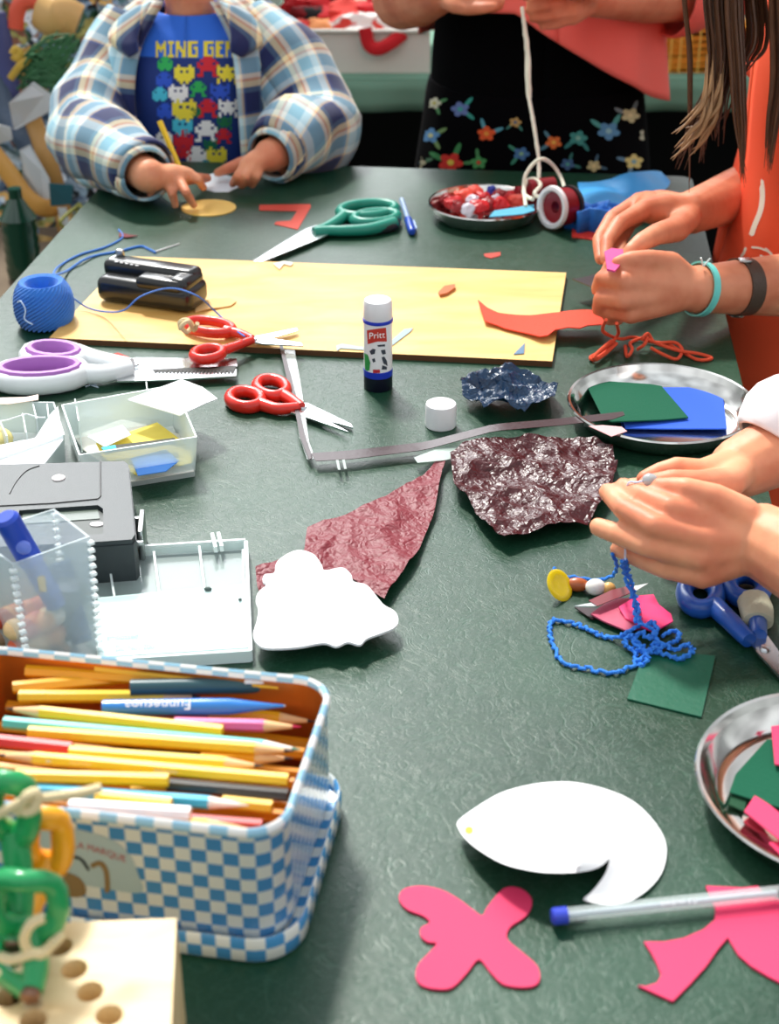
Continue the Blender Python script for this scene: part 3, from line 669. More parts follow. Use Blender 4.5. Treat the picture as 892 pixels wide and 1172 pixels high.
# ---------------------------------------------------------------- white card cut-outs
cloud = [(323, 640), (340, 632), (358, 636), (368, 648), (372, 655), (392, 652), (402, 660), (405, 668), (420, 672), (432, 686), (440, 695), (452, 702), (456, 712), (452, 720), (436, 727), (420, 733), (412, 740), (398, 737), (385, 742), (370, 738), (340, 743), (305, 744), (294, 738), (290, 728), (294, 714), (296, 700), (293, 690), (296, 680), (305, 672), (301, 668), (303, 660), (314, 658), (316, 648)]
tag(obj('cloud_cutout', psheet(cloud, .012, .0018, 4, step=.006, zf=lambda x, y: .0), white_card), 'white cloud shaped card cut-out resting on the red cellophane', 'cut-out')
wh_c = P(640, 965)
whale = [(524, 946), (526, 938), (545, 924), (568, 910), (590, 902), (620, 896), (655, 895), (690, 902), (722, 915), (745, 935), (760, 958), (763, 978), (757, 1000), (742, 1018), (722, 1031), (700, 1036), (685, 1034), (668, 1030), (676, 1022), (685, 1012), (694, 998), (698, 984), (697, 984), (685, 993), (665, 998), (630, 999), (600, 995), (575, 988), (550, 974), (533, 960)]
def whz(px, py):
    g = max(0, 1-abs(px-628)/125)**.6*(.30+.70*max(0, min(1, (py-895)/95)))
    h = .005+.019*g
    if px > 690: h *= max(.15, 1-(px-690)/90)
    if px > 662: h *= max(.1, min(1, (1034-py)/55))
    return h
def WT(t): return lambda v: P(v.x, -v.y, whz(v.x, -v.y)+v.z+t)
wh = obj('leaf_cutout', sheet([(a, -b) for a, b in cat(whale, 3, True)], 0, .0012, step=5, T=WT(0)), white_card)
tag(wh, 'curled white card cut-out with a pointed left end, like a whale', 'cut-out')
obj('yellow_dot', sheet([(a, -b) for a, b in loop_px(537, 950, 5, 4.5, 0, 12)], 0, .0003, step=3, T=WT(.0013)), M('yellow_ink', '#f0d020', .6), wh)
bf = [(457, 1027), (464, 1019), (482, 1016), (504, 1020), (525, 1031), (541, 1043), (552, 1050), (558, 1040), (572, 1023), (583, 1017), (598, 1020), (608, 1030), (608, 1041), (600, 1052), (585, 1062), (580, 1072), (583, 1080), (600, 1094), (615, 1108), (618, 1122), (612, 1130), (596, 1132), (575, 1128), (560, 1113), (548, 1100), (535, 1115), (518, 1132), (500, 1134), (483, 1130), (476, 1120), (479, 1106), (490, 1094), (500, 1082), (490, 1080), (482, 1074), (482, 1064), (492, 1058), (484, 1050), (468, 1044), (459, 1036)]
pkm = M('pink_foam_sheet', '#dc3462', .7, bump=.1, bscale=600)
tag(obj('butterfly_cutout', psheet(bf, .0003, .0015, 3, step=.006), pkm), 'pink foam butterfly cut-out with four wings', 'cut-out')
bw = [(808, 1016), (850, 1018), (868, 1016), (872, 1024), (895, 1032), (930, 1040), (960, 1120), (900, 1130), (880, 1120), (860, 1108), (845, 1095), (833, 1075), (822, 1088), (808, 1108), (790, 1128), (770, 1148), (752, 1140), (730, 1130), (740, 1131), (752, 1127), (757, 1118), (752, 1105), (745, 1092), (737, 1080), (760, 1080), (782, 1076), (805, 1066), (818, 1055), (819, 1042), (813, 1028)]
tag(obj('bow_cutout', psheet(bw, .0003, .0015, step=.006), pkm), 'pink foam offcut with long tails lying under the clear pen', 'cut-out')
# ================================================================ beads and crinkly blue yarn
def jy(path, r=.00135, jit=.0013, n=8):
    p = cat(yp(path), n); q = []
    for i, (a, b, c) in enumerate(p):
        f = min(1, i/3, (len(p)-1-i)/3) if len(p) > 6 else 1
        q.append((a+f*jit*math.sin(i*2.1+a*300), b+f*jit*math.cos(i*1.7), max(Z0+r, c+f*jit*.6*math.sin(i*1.3))))
    return tube(q, r, 7)
bt = thing('yarn_tangle', 'crinkly bright blue yarn tangle hanging from the pinching hands to the green card', 'yarn', P(720, 735))
cy = M('crinkle_yarn', '#3486ec', .85, bump=.6, bscale=900)
for l in ([(716, 640, .055), (719, 655, .035), (724, 672, .02), (729, 690, .012), (731, 705, .01), (734, 716, .009)],
          [(712, 642, .055), (717, 662, .03), (726, 690, .014), (728, 712, .009)],
          [(734, 714, .008), (722, 722, .006), (712, 728, .006), (700, 730, .002), (685, 726, .002), (672, 719, .002), (655, 713, .002), (633, 710, .002), (630, 722, .002), (634, 740, .002), (646, 759, .002), (672, 765, .002), (700, 770, .002), (720, 764, .002), (740, 748, .004), (750, 735, .006)],
          [(735, 714, .008), (748, 722, .008), (753, 735, .006), (745, 746, .004), (733, 738, .006), (722, 728, .008), (716, 736, .004), (725, 744, .003), (742, 746, .004), (760, 748, .004), (775, 754, .003), (784, 752, .004), (793, 744, .003), (786, 738, .004), (774, 744, .005), (760, 738, .006), (748, 736, .007)],
          [(738, 718, .008), (747, 712, .008), (752, 720, .008), (744, 730, .008), (734, 724, .010), (726, 734, .007), (736, 744, .005), (752, 742, .006), (768, 736, .003), (778, 730, .003), (772, 722, .004), (758, 728, .006)],
          [(730, 742, .004), (728, 752, .002), (734, 762, .002), (742, 752, .004), (736, 744, .005)]):
    obj('strand', jy(l), cy, bt)
pd = thing('bead_pendant', 'short blue string threaded with a yellow disc, wooden beads and a white bead', 'beads', P(665, 675))
obj('string', jy([(634, 650, .014), (645, 659, .006), (660, 661, .005), (680, 664, .004), (694, 662, .006), (704, 656, .012), (706, 645, .03), (701, 634, .05)], .0013, .0006, 6), cy, pd)
Ry = Matrix.Rotation(.75, 3, 'Y') @ Matrix.Rotation(.5, 3, 'X')
obj('yellow_disc', lathe([(.0015, 0), (.0085, .0005), (.0115, .0015), (.0122, .0028), (.0105, .0036), (.007, .003), (.0015, .0032)], P(638, 671, .0075), 32, Ry), M('yellow_bead', '#f0d010', .25, coat=.5), pd)
obj('brown_bead', ball(P(661, 669, .005), (.0085, .0052, .0052), 10, Matrix.Rotation(-.1, 3, 'Z')), M('brown_bead', '#b05a2c', .35, coat=.3), pd)
obj('white_bead', ball(P(682, 672, .006), (.0075, .0062, .0062), 12), M('white_bead', '#f4f2ec', .25), pd)
obj('tan_bead', ball(P(697, 674, .005), (.0052, .005, .005), 10), M('tan_bead', '#d8a860', .4), pd)
felt([(676, 708), (700, 690), (722, 690), (744, 700), (738, 724), (716, 727), (690, 716)], .0005, M('rose_foil', '#c0506c', .45), 'dusty rose folded scrap under the blue tangle', name='paper_scrap', cat_='scrap', zf=lambda x, y: .003)
felt([(708, 700), (722, 692), (728, 684), (748, 684), (754, 696), (768, 706), (770, 716), (748, 726), (735, 724), (726, 716), (716, 710)], .004, M('hot_pink_tissue', '#e8246c', .6), 'hot pink crumpled tissue scrap inside the blue tangle', name='tissue_scrap', cat_='scrap', zf=lambda x, y: .008*abs(noise.noise(Vector((x*90, y*90, 4)))))
felt([(658, 694), (684, 694), (726, 678), (742, 668), (722, 672), (706, 680), (690, 688)], .009, M('silver_foil', '#cfd6d6', .3), 'silver edged folded foil scrap behind the blue tangle', name='foil_scrap', cat_='scrap', th=.0004)
felt([(658, 696), (684, 697), (722, 684), (724, 694), (700, 702), (678, 710)], .0015, M('dark_foil', '#2a0c12', .3), 'black red underside of a folded scrap behind the blue tangle', name='foil_scrap', cat_='scrap', th=.001)
felt([(674, 688), (700, 676), (724, 670), (728, 677), (704, 686), (684, 694)], .0095, M('foil_maroon', '#78202a', .35), 'maroon folded foil strip on the silver edged scrap', name='foil_scrap', cat_='scrap', th=.0005)

# ================================================================ translucent plastic boxes on the left
def frost(name, c, alpha, rough=.3):
    return M(name, c, rough, alpha=alpha, spec=.8)
frA = frost('frosted_a', '#e6f0f0', .55); frB = frost('frosted_b', '#cfe2e0', .42); frC = frost('frosted_c', '#ecf8f6', .6, .15)
def openbox(rim, h, t=.0014, taper=.92, base=0.0):
    "open-topped box from four photo points at height h"
    top = [P(a, b, base+h) for a, b in rim]; c = sum(top, Vector())/4
    ord_ = top
    def ring(k, z): return [Vector((c.x+(p.x-c.x)*k, c.y+(p.y-c.y)*k, Z0+z)) for p in ord_]
    d = (top[0]-c).length; ki = 1-t*1.5/d
    R_ = [ring(taper, base), ring(1, base+h), ring(ki, base+h), ring(taper*ki, base+t)]
    V = [v for r in R_ for v in r]; Fc = []
    for i in range(3):
        for k in range(4): Fc.append((i*4+k, i*4+(k+1) % 4, (i+1)*4+(k+1) % 4, (i+1)*4+k))
    Fc += [(3, 2, 1, 0), (12, 13, 14, 15)]
    return (V, Fc, None), top
# box with papers
g, top_ = openbox([(70, 463), (200, 440), (226, 500), (90, 521)], .038)
bxB = thing('plastic_box', 'open frosted plastic box with flipped white flap, filled with paper labels', 'box', P(150, 520))
obj('tub', g, frC, bxB, smooth=False)
obj('flap', sheet(W2([(146, 456), (208, 433), (232, 442), (249, 455), (236, 460), (206, 474)], .038), Z0+.036, .0012), frost('flap', '#f4f8f8', .85), bxB)
obj('divider', box(L3(P(84, 474, .02), P(96, 500, .02), .5), (.0012, .045, .03), .25), frC, bxB); obj('divider', box(P(170, 462, .018), (.0012, .03, .03), .2), frC, bxB)
for px, c, z, lb in (([(85, 500), (140, 480), (215, 500), (222, 540), (150, 552), (95, 515)], '#f2f0e8', .006, 'white paper label lowest in the frosted box'),
                 ([(110, 508), (180, 484), (218, 512), (220, 530), (158, 545), (118, 524)], '#f6de60', .012, 'yellow paper label in the frosted box'),
                 ([(150, 525), (190, 515), (205, 528), (190, 540), (158, 545)], '#4a8ce0', .016, 'blue printed label in the frosted box'),
                 ([(100, 500), (140, 487), (150, 498), (120, 512)], '#e8f0f4', .018, 'pale slip at the back of the frosted box')):
    scrap('paper_label', px, c, lb, 'label', z=z, th=.0006)
scrap('printed_slip', [(118, 512), (200, 502), (202, 508), (122, 519)], '#3a3c30', 'dark printed slip across the labels in the frosted box', 'label', z=.022, th=.0008)
scrap('paper_label', [(116, 513), (132, 510), (134, 515), (120, 518)], '#38b0d0', 'small cyan tab in the frosted box', 'label', z=.024, th=.0008)
# left tray
bxA = thing('plastic_tray', 'clear compartment tray cut off by the left edge, with a pale yellow item', 'tray', P(20, 500))
g, _ = openbox([(-60, 458), (62, 460), (74, 497), (-50, 540)], .03, taper=.95)
obj('tub', g, frC, bxA, smooth=False)
obj('front_wall', sheet(W2([(-40, 548), (0, 530), (50, 528), (72, 500), (66, 462), (58, 470), (40, 498), (0, 506), (-40, 512)], .03), Z0+.026, .0015), frost('tray_white', '#f2f6fa', .8), bxA)
for (a, b, c_, d_) in ((0, 483, 8, 500), (26, 474, 30, 496), (36, 455, 42, 480), (54, 463, 56, 480)):
    p, q = P(a, b, .028), P(c_, d_, .028); m_ = (p+q)/2; m_.z = Z0+.015; dd = q-p
    obj('divider', box(m_, (.0012, dd.length, .028), math.atan2(dd.y, dd.x)-PI/2), frost('divider', '#f0f8f8', .7), bxA)
obj('cross_divider', tube([P(a, b, .028) for a, b in ((-10, 484), (8, 481), (30, 474), (44, 478), (52, 478))], .0008, 6), frost('divider', '#f0f8f8', .7), bxA)
tag(obj('foam_piece', ball(P(-4, 504, .012), (.014, .016, .010), 10), M('pale_yellow', '#e8d890', .7)), 'pale yellow lump in the left clear tray', 'foam')
scrap('paper_scrap', [(-10, 456), (30, 455), (44, 452), (44, 458), (10, 463), (-10, 463)], '#f0d8cc', 'peach slip of paper on the far rim of the clear tray', 'scrap', z=.031)

# ================================================================ black machine with recessed panel
bmach = thing('black_case', 'flat black plastic case with a recessed panel and round white screws', 'case', P(60, 570))
HZ = .036
grey_b = M('charcoal_plastic', '#343b3e', .42, bump=.12, bscale=900); grey_d = M('charcoal_dark', '#14181a', .4)
def shrink(poly, k):
    cx = sum(p[0] for p in poly)/len(poly); cy_ = sum(p[1] for p in poly)/len(poly); return [(cx+(x-cx)*k, cy_+(y-cy_)*k) for x, y in poly]
topm = [(-70, 532), (0, 531), (143, 527), (148, 531), (156, 612), (152, 618), (110, 621), (-70, 630)]
w2 = W2(topm, HZ)
recess = W2([(22, 584), (112, 578), (118, 582), (118, 611), (26, 616), (18, 612)], HZ)
obj('housing', [sheet(w2, Z0, HZ-.004, step=.05), sheet(shrink(w2, .985), Z0+HZ-.004, .004, step=.03, holes=[recess])], grey_b, bmach)
obj('recess_floor', sheet(shrink(recess, .99), Z0+HZ-.0042, .0006), M('grey_panel', '#3c4442', .5), bmach)
obj('lcd_strip', psheet([(26, 588), (112, 583), (114, 594), (26, 600)], HZ-.0034, .0004), M('lcd_green', '#56645a', .35), bmach)
obj('seam', [tube([P(*p, HZ+.0002) for p in ((-60, 581), (0, 579), (60, 576), (112, 571), (115, 568), (115, 528))], .0007, 6), tube([P(*p, HZ+.0002) for p in cat([(11, 565), (18, 552), (30, 539), (45, 533)], 4)], .0005, 6)], grey_d, bmach)
obj('screw', lathe([(.0052, 0), (.0052, .0008), (.0042, .0014), (0, .0015)], P(67, 547.5, HZ), 24), M('screw_white', '#e8e0e0', .35), bmach)
obj('oval_button', lathe([(.0052, 0), (.0052, .0008), (0, .0014)], P(111, 600.5, HZ-.0036), 24, sx=1, sy=.62), M('screw_white', '#e8e0e0', .35), bmach)
obj('metal_bracket', [box(P(163, 612, .014), (.004, .034, .026), .1, .001), box(P(158, 606, .012), (.008, .004, .022), .1, .001), box(P(157, 622, .02), (.010, .004, .004), .1, .001)], brushed, bmach)

# ================================================================ tall frosted box
rim = [(8, 606), (62, 583), (101, 613), (12, 646)]
tbx = thing('plastic_box', 'tall frosted plastic box full of beads and blue pens behind the pencil tin', 'box', P(50, 720))
HB = .095
frT = frost('frosted_tall', '#e4f2f4', .34, .35)
rimp = [(-34, 612), (62, 582), (103, 614), (14, 646)]
g, topc = openbox(rimp, HB, .0016, .93); obj('tub', g, frT, tbx, smooth=False)
for ci in (0, 1, 2, 3):
    ribs = []; t_ = topc[ci]; c_ = sum(topc, Vector())/4; b_ = Vector((c_.x+(t_.x-c_.x)*.93, c_.y+(t_.y-c_.y)*.93, Z0))
    for k in range(15): ribs.append(box(L3(t_, b_, .05+k*.062), (.0045, .0045, .0022), .6, .0006))
    obj('ribbed_corner', ribs, frost('rib_white', '#f2fafa', .6, .3), tbx, smooth=False)
cc = sum(topc, Vector())/4
def inb(u, v, z): # inside position
    a = topc[0]*(1-u)*(1-v)+topc[1]*u*(1-v)+topc[2]*u*v+topc[3]*(1-u)*v
    return Vector((cc.x+(a.x-cc.x)*.86, cc.y+(a.y-cc.y)*.86, Z0+z))
random.seed(4)
bc_ = ['#e07a3c', '#e8a060', '#b04030', '#f0c890', '#8a6a50', '#283c78', '#d8d0c0', '#d85a30']; bn = ['orange', 'light orange', 'brick red', 'cream', 'brown', 'navy', 'off white', 'red orange']
for i in range(42):
    k = random.choice([0, 1, 2, 3, 4, 7, 6, 0, 1]); lay = i//14
    u, v = ((i % 7)+.5)/7*.62+random.uniform(-.02, .02), (((i//7) % 2)+.5)/2*.8+.1+random.uniform(-.05, .05)
    tag(obj('bead', ball(inb(u, v, .008+lay*.0135), (.0085, .0085, .0072), 7), M('bead_'+bc_[k], bc_[k], .4)), bn[k]+' bead inside the tall frosted box', 'bead', bn[k]+' beads in the tall box')
for i, (u, v, z0_, u2, v2, z1, c, nm) in enumerate(((.62, .72, .045, .12, .62, .118, '#1c3ca0', 'blue marker pen with a lighter blue end leaning out of the tall box'), (.88, .85, .012, .93, .25, .062, '#22407c', 'navy pen low in the right side of the tall box'), (.80, .45, .01, .84, .7, .055, '#16284c', 'dark navy pen beside the right wall in the tall box'))):
    a, b = inb(u, v, z0_), inb(u2, v2, z1); t = thing('marker_pen', nm, 'pen', a); d = b-a
    obj('barrel', tube([a, a+d*.55], .0072, 14), M('pen'+c, c, .35), t)
    if i == 0:
        obj('cap', tube([a+d*.5, a+d*.97, b], [.0082, .0082, .0062], 16), M('pen_cap_blue', '#2448b8', .3), t); 
        obj('cap_button', ball(a+d*.72+Vector((.004, -.0075, 0)), (.005, .003, .005), 8), M('cap_light', '#6c84e0', .3), t)
        obj('yellow_mark', box(a+d*.3+Vector((.002, -.0072, 0)), (.005, .0012, .012), 0, .0004), M('yellow_mark', '#e0b030', .5), t)
    else: obj('cap', tube([a+d*.55, b], .0078, 14), M('pen'+c, c, .35), t)

# ================================================================ clear compartment box
cb = thing('plastic_box', 'shallow clear compartment box lying flat between the black case and the pencil tin', 'box', P(195, 690))
g, _ = openbox([(104, 628), (281, 617), (286, 744), (112, 755)], .009, .0016, .99)
fr4 = frost('clear_box', '#e4f6f4', .34, .12); obj('tub', g, fr4, cb, smooth=False)
fr5 = frost('clear_rib', '#eefaf8', .75, .2)
z_ = .0095
def bar(a, b, wd=.0016, h=.008, z=.005, m=fr5, nm='divider'):
    p, q = P(*a, z_), P(*b, z_); m_ = (p+q)/2; m_.z = Z0+z; dd = q-p; return obj(nm, box(m_, (wd, dd.length, h), math.atan2(dd.y, dd.x)-PI/2), m, cb)
bar((112, 684), (283, 668)); bar((123, 634), (131, 682)); bar((176, 630), (182, 677)); bar((228, 624), (234, 672)); bar((278, 628), (279, 668)); bar((106, 628), (281, 617), .0022, .0092); bar((282, 619), (287, 744), .0022, .0092); bar((112, 755), (287, 744), .0022, .0092)
bar((243, 613), (247, 629), 0.0026, .005, .0095, fr5, 'latch'); bar((250, 612), (254, 628), 0.0026, .005, .0095, fr5, 'latch')
obj('closed_lid', psheet([(112, 685), (283, 669), (286, 742), (113, 753)], .0088, .0008), frost('lid_haze', '#d4f0ee', .45, .15), cb)
pr = lambda x, y: P(150+x, 737-y, .0099)
obj('embossed_lettering', [text_map('Embossed', 9, lambda x, y: P(140+x, 729-y-x*.06, .0099)), text_map('Do Not 200-1', 9, lambda x, y: P(158+x, 741-y-x*.06, .0099)), text_map('11', 9, lambda x, y: P(217+x, 737-y, .0099))], M('emboss', '#6a8a94', .5), cb, smooth=False)
obj('dark_speck', [ball(P(238, 674, .0105), (.003, .002, .0016), 6), ball(P(275, 686, .0105), (.0014, .0014, .001), 6)], M('speck', '#50605c', .6), cb)

# ================================================================ pencil tin
def check_mat(name, a, b, s=.0084, wpl=None):
    m, nt, bs_ = new_mat(name); uv = N(nt, 'ShaderNodeUVMap'); c = N(nt, 'ShaderNodeTexChecker'); c.inputs['Scale'].default_value = 1/s
    mp = N(nt, 'ShaderNodeMapping'); nt.links.new(uv.outputs[0], mp.inputs[0]); nt.links.new(mp.outputs[0], c.inputs[0])
    c.inputs[1].default_value = hexc(a); c.inputs[2].default_value = hexc(b); nt.links.new(c.outputs[0], bs_.inputs['Base Color'])
    bs_.inputs['Roughness'].default_value = .25; bs_.inputs['Coat Weight'].default_value = .4; return m
TH_ = .085; ta = math.radians(9.5)
ex_ = Vector((math.cos(ta), -math.sin(ta), 0)); ey_ = Vector((math.sin(ta), math.cos(ta), 0)); depth = .131; LEN = .215
OC = Vector((-.0535, .5675, Z0))
def tl(x, y, z=0): "tin frame: x to the left from the right wall, y back from the front"; return OC - ex_*x + ey_*y + Vector((0, 0, z))
def rrect(x0, x1, y0, y1, r, n=8):
    o = []
    for cx, cy, s in ((x0+r, y0+r, 0), (x1-r, y0+r, 1), (x1-r, y1-r, 2), (x0+r, y1-r, 3)):
        for k in range(n+1):
            t = PI+PI/2*k/n+s*PI/2; o.append((cx+r*math.cos(t), cy+r*math.sin(t)))
    return o
def wall(levels, uvscale=1):
    "levels: (inset, z) ; a rounded-rectangle shell with running-length uv"
    V, Fc, U = [], [], []; base = rrect(0, LEN, 0, depth, .02); n = len(base)
    per = [0]
    for i in range(n): a, b = Vector(base[i]), Vector(base[(i+1) % n]); per.append(per[-1]+(b-a).length)
    zz = 0; lz = None
    for li, (ins, z) in enumerate(levels):
        if lz is not None: zz += math.hypot(z-lz[1], ins-lz[0])
        lz = (ins, z); rr_ = rrect(ins, LEN-ins, ins, depth-ins, max(.002, .02-ins))
        for k in range(n+1): x, y = rr_[k % n]; V.append(tl(x, y, z)); U.append((per[k], zz))
    for i in range(len(levels)-1):
        for k in range(n): Fc.append((i*(n+1)+k, i*(n+1)+k+1, (i+1)*(n+1)+k+1, (i+1)*(n+1)+k))
    return V, Fc, U
tin = thing('pencil_tin', 'blue and white chequered rectangular tin packed with pencils', 'tin', tl(LEN/2, depth/2, 0))
chk = check_mat('blue_check', '#f2f4ec', '#4f97d2')
tw = obj('wall', wall([(.002, .010), (0, .014), (0, .079), (-.0006, .080)]), chk, tin, sharp=50)
obj('rolled_rim', wall([(-.0006, .0795), (-.0018, .081), (-.0018, .084), (0, .0855), (.0018, .0845), (.002, .081)]), check_mat('rim_check', '#fdfefe', '#9fd2ee', .0095), tin, sharp=60)
obj('inner_wall', wall([(.0018, .083), (.002, .012), (.02, .012)]), M('tin_inside', '#c9742c', .35, .6), tin, sharp=60)
obj('floor_plate', sheet([tuple(tl(x, y)[:2]) for x, y in rrect(.002, LEN-.002, .002, depth-.002, .018)], Z0+.011, .001, step=.03), M('tin_inside', '#c9742c'), tin)
obj('lid', wall([(.0, .0), (-.0055, .0005), (-.007, .002), (-.007, .016), (-.006, .0175), (-.0048, .0165), (-.0048, .009), (.0, .008), (.01, .008)]), check_mat('lid_check', '#f2f4ec', '#4f9cd4', .0078), tin, sharp=60)
# faded picture label and red lettering on the front
bv = bvh_of(tw)
obj('picture_panel', decal(bv, cat([(20, 935), (70, 945), (105, 953), (130, 962), (148, 978), (158, 1000), (160, 1022), (100, 1014), (20, 1004)], 4, True), 6, .0004), M('label_grey', '#a9bcbc', .4), tin)
obj('red_lettering', text_map('LA MARQUE', 11, lambda x, y: proj(bv, 114+x, 974-y+x*.30+x*x*.0012, .0008)), M('label_red', '#b04848', .5), tin)
def dline(pts, wd, m, nm, n=5):
    p = cat(pts, n); L_, R_2 = [], []
    for i in range(len(p)):
        a = Vector(p[max(0, i-1)]); b = Vector(p[min(len(p)-1, i+1)]); d = (b-a).normalized(); w_ = wd*(1 if 0 < i < len(p)-1 else .3)
        L_.append((p[i][0]-d.y*w_, p[i][1]+d.x*w_)); R_2.append((p[i][0]+d.y*w_, p[i][1]-d.x*w_))
    return L_+R_2[::-1]
obj('black_arc', decal(bv, dline([(78, 981), (92, 983), (102, 997)], 1.6, 0, 0), 2, .0008), M('print_black', '#15181a', .5), tin)
obj('brown_figure', [decal(bv, cat([(74, 1000), (90, 1004), (98, 1016), (95, 1026), (74, 1024)], 3, True), 3, .0008), decal(bv, dline([(104, 992), (114, 988), (121, 996), (123, 1012), (122, 1022)], 3, 0, 0), 2, .0008)], M('print_brown', '#8a7048', .5), tin)

# ---------------------------------------------------------------- pencils
PN = 0
woodm = M('cut_wood', '#e8bc88', .6); leadm = M('graphite', '#282828', .4)
def pencil(a, b, z, c, label, za=None, tipc=None, rad=.0037, blunt=False, flat=None, woodc=None):
    "a = tail, b = tip, photo pixels at heights za / z"
    A, B = P(*a, z if za is None else za), P(*b, z); d = (B-A).normalized(); L_ = (B-A).length
    t = thing('pencil', label, 'pencil', (A+B)/2 - Vector((0, 0, rad)), None)
    cm = M('pencil'+c, c, .32, coat=.3)
    if blunt: obj('barrel', tube([A, B], rad, 6), cm, t, sharp=25)
    else:
        obj('barrel', tube([A, B-d*.022, B-d*.019], [rad, rad, rad*.86], 6), cm, t, sharp=25)
        obj('sharpened_wood', tube([B-d*.021, B-d*.005], [rad*.93, rad*.3], 14), M('cut_wood_w', '#f4ece0', .6) if woodc else woodm, t)
        obj('lead', tube([B-d*.005, B], [rad*.3, rad*.06], 10), M('lead'+tipc, tipc, .4) if tipc else leadm, t)
    return t
Y1 = '#f4c81c'; Y2 = '#f0b818'
pencil((22, 797), (230, 797), .068, Y1, 'yellow pencil pointing right, second row from the back of the tin')
pencil((15, 787), (236, 768), .070, '#eda815', 'orange yellow pencil slanting up along the back of the tin')
pencil((30, 768), (215, 780), .073, '#eaa016', 'orange pencil lowest against the back wall of the tin', blunt=True)
pencil((235, 790), (362, 802), .066, '#e8601c', 'orange red pencil in the back right corner of the tin', blunt=True)
pencil((110, 764), (320, 784), .0765, '#f0b41c', 'golden pencil lying along the back wall of the tin', blunt=True)
pencil((255, 837), (6, 811), .071, Y1, 'yellow pencil with its point to the left, above the light teal one')
pencil((5, 827), (345, 858), .069, '#4ecfc0', 'light teal pencil running the full width of the tin', tipc='#2a8c80', woodc=1)
pencil((33, 838), (336, 860), .072, Y1, 'long yellow pencil just in front of the light teal one')
pencil((-20, 846), (82, 857), .0745, '#d8241c', 'red pencil end at the left of the tin', blunt=True)
pencil((80, 861), (302, 877), .0745, '#f6cc20', 'yellow pencil starting beside the red pencil end')
p_ = pencil((330, 893), (-4, 864), .0735, '#f8cf20', 'yellow pencil with small dark print and its point to the left')
for i, (px, py, s) in enumerate(((56, 871.5, 'BIC'), (92, 874, 'EVOLUTION'), (190, 883, 'ECOLUTIONS'))):
    obj('printed_lettering', text_map(s, 4.4, lambda x, y: P(px+x, py-y+x*.085, .0735+.0034)), leadm if i != 1 else M('faint_print', '#c08018', .6), p_)
pencil((18, 888), (193, 893), .076, '#f6c81c', 'yellow pencil end over the dark one near the tin front', blunt=True)
pencil((192, 898), (330, 910), .069, '#2c2824', 'very dark pencil barrel near the tin front', blunt=True)
pencil((10, 902), (285, 922), .071, '#2cb4d8', 'bright cyan pencil with a pale point near the tin front', tipc='#e8e0cc', woodc=1)
pencil((110, 912), (196, 921), .0765, '#f2c41c', 'short yellow pencil end over the cyan pencil', blunt=True)
pencil((255, 918), (312, 924), .067, '#f0c01c', 'yellow pencil end right of the cyan point', blunt=True)
pencil((80, 923), (218, 932), .0775, '#f4f0f0', 'white pencil at the front of the tin', blunt=True, rad=.0042)
pencil((150, 934), (300, 946), .067, '#c02a20', 'dark red pencil against the front wall of the tin', blunt=True)
pencil((60, 935), (285, 948), .073, '#f0b824', 'yellow pencil lying along the front wall', tipc='#d8a060')
pencil((200, 828), (345, 832), .067, '#e860a0', 'pink pencil pointing right below the blue pen', tipc='#c01848')
pencil((230, 800), (366, 810), .062, '#e89018', 'amber pencil under the right end of the blue pen')
pencil((240, 815), (362, 826), .060, '#f0b020', 'golden pencil under the pink pencil point')
pencil((230, 868), (336, 868), .067, '#eaa018', 'amber pencil between two yellow points at the right')
pencil((150, 905), (334, 890), .064, '#f2bc18', 'yellow pencil under the dark barrel')
# hidden lower layer
random.seed(11)
for i in range(9):
    y = .012+i*(depth-.024)/8; a = tl(.012, y, .046+.004*(i % 2)); b = tl(.195, y+random.uniform(-.006, .006), .046+.004*((i+1) % 2))
    t = thing('pencil', 'deep yellow pencil in the lower layer of the tin', 'pencil', (a+b)/2-Vector((0, 0, .0037)), 'lower layer of pencils in the tin')
    obj('barrel', tube([a, b], .0037, 6), M('pencil#e0941a', '#e0941a', .35), t, sharp=25)
# teal marker with white clip, blue pen with white lettering
A, B = P(150, 787, .0735), P(338, 783, .0745); d = B-A
t = thing('felt_pen', 'dark teal felt pen with a white clip at the back of the tin', 'pen', A)
obj('barrel', tube([A, A+d*.75, A+d*.92, B], [.0048, .005, .0036, .001], 16), M('dark_teal', '#2c5058', .35), t)
obj('clip', box(A+d*.76+Vector((0, -.002, .005)), (.012, .006, .002), math.atan2(d.y, d.x), .0006), white_pl, t)
A, B = P(118, 810, .0705), P(325, 808, .0715); d = B-A
t = thing('ballpoint_pen', 'blue pen with white lettering among the pencils in the tin', 'pen', A)
obj('barrel', tube([A, A+d*.55, A+d*.7, A+d*.93, B], [.0045, .005, .0048, .0016, .0008], 18), M('blue_pen', '#2b7cd0', .25, coat=.5), t)
dn = d.normalized(); sd = Vector((-dn.y, dn.x, 0)); up_ = Vector((0, -.55, .835))
obj('white_lettering', text_map('Funnesuoa', .0088, lambda x, y: A+d*.31+dn*(-x)-(Vector((0, .835, .55)))*y+up_*.0050), white_card, t)
obj('tip', tube([A+d*.93, B+dn*.001], [.0016, .0006], 10), steel, t)

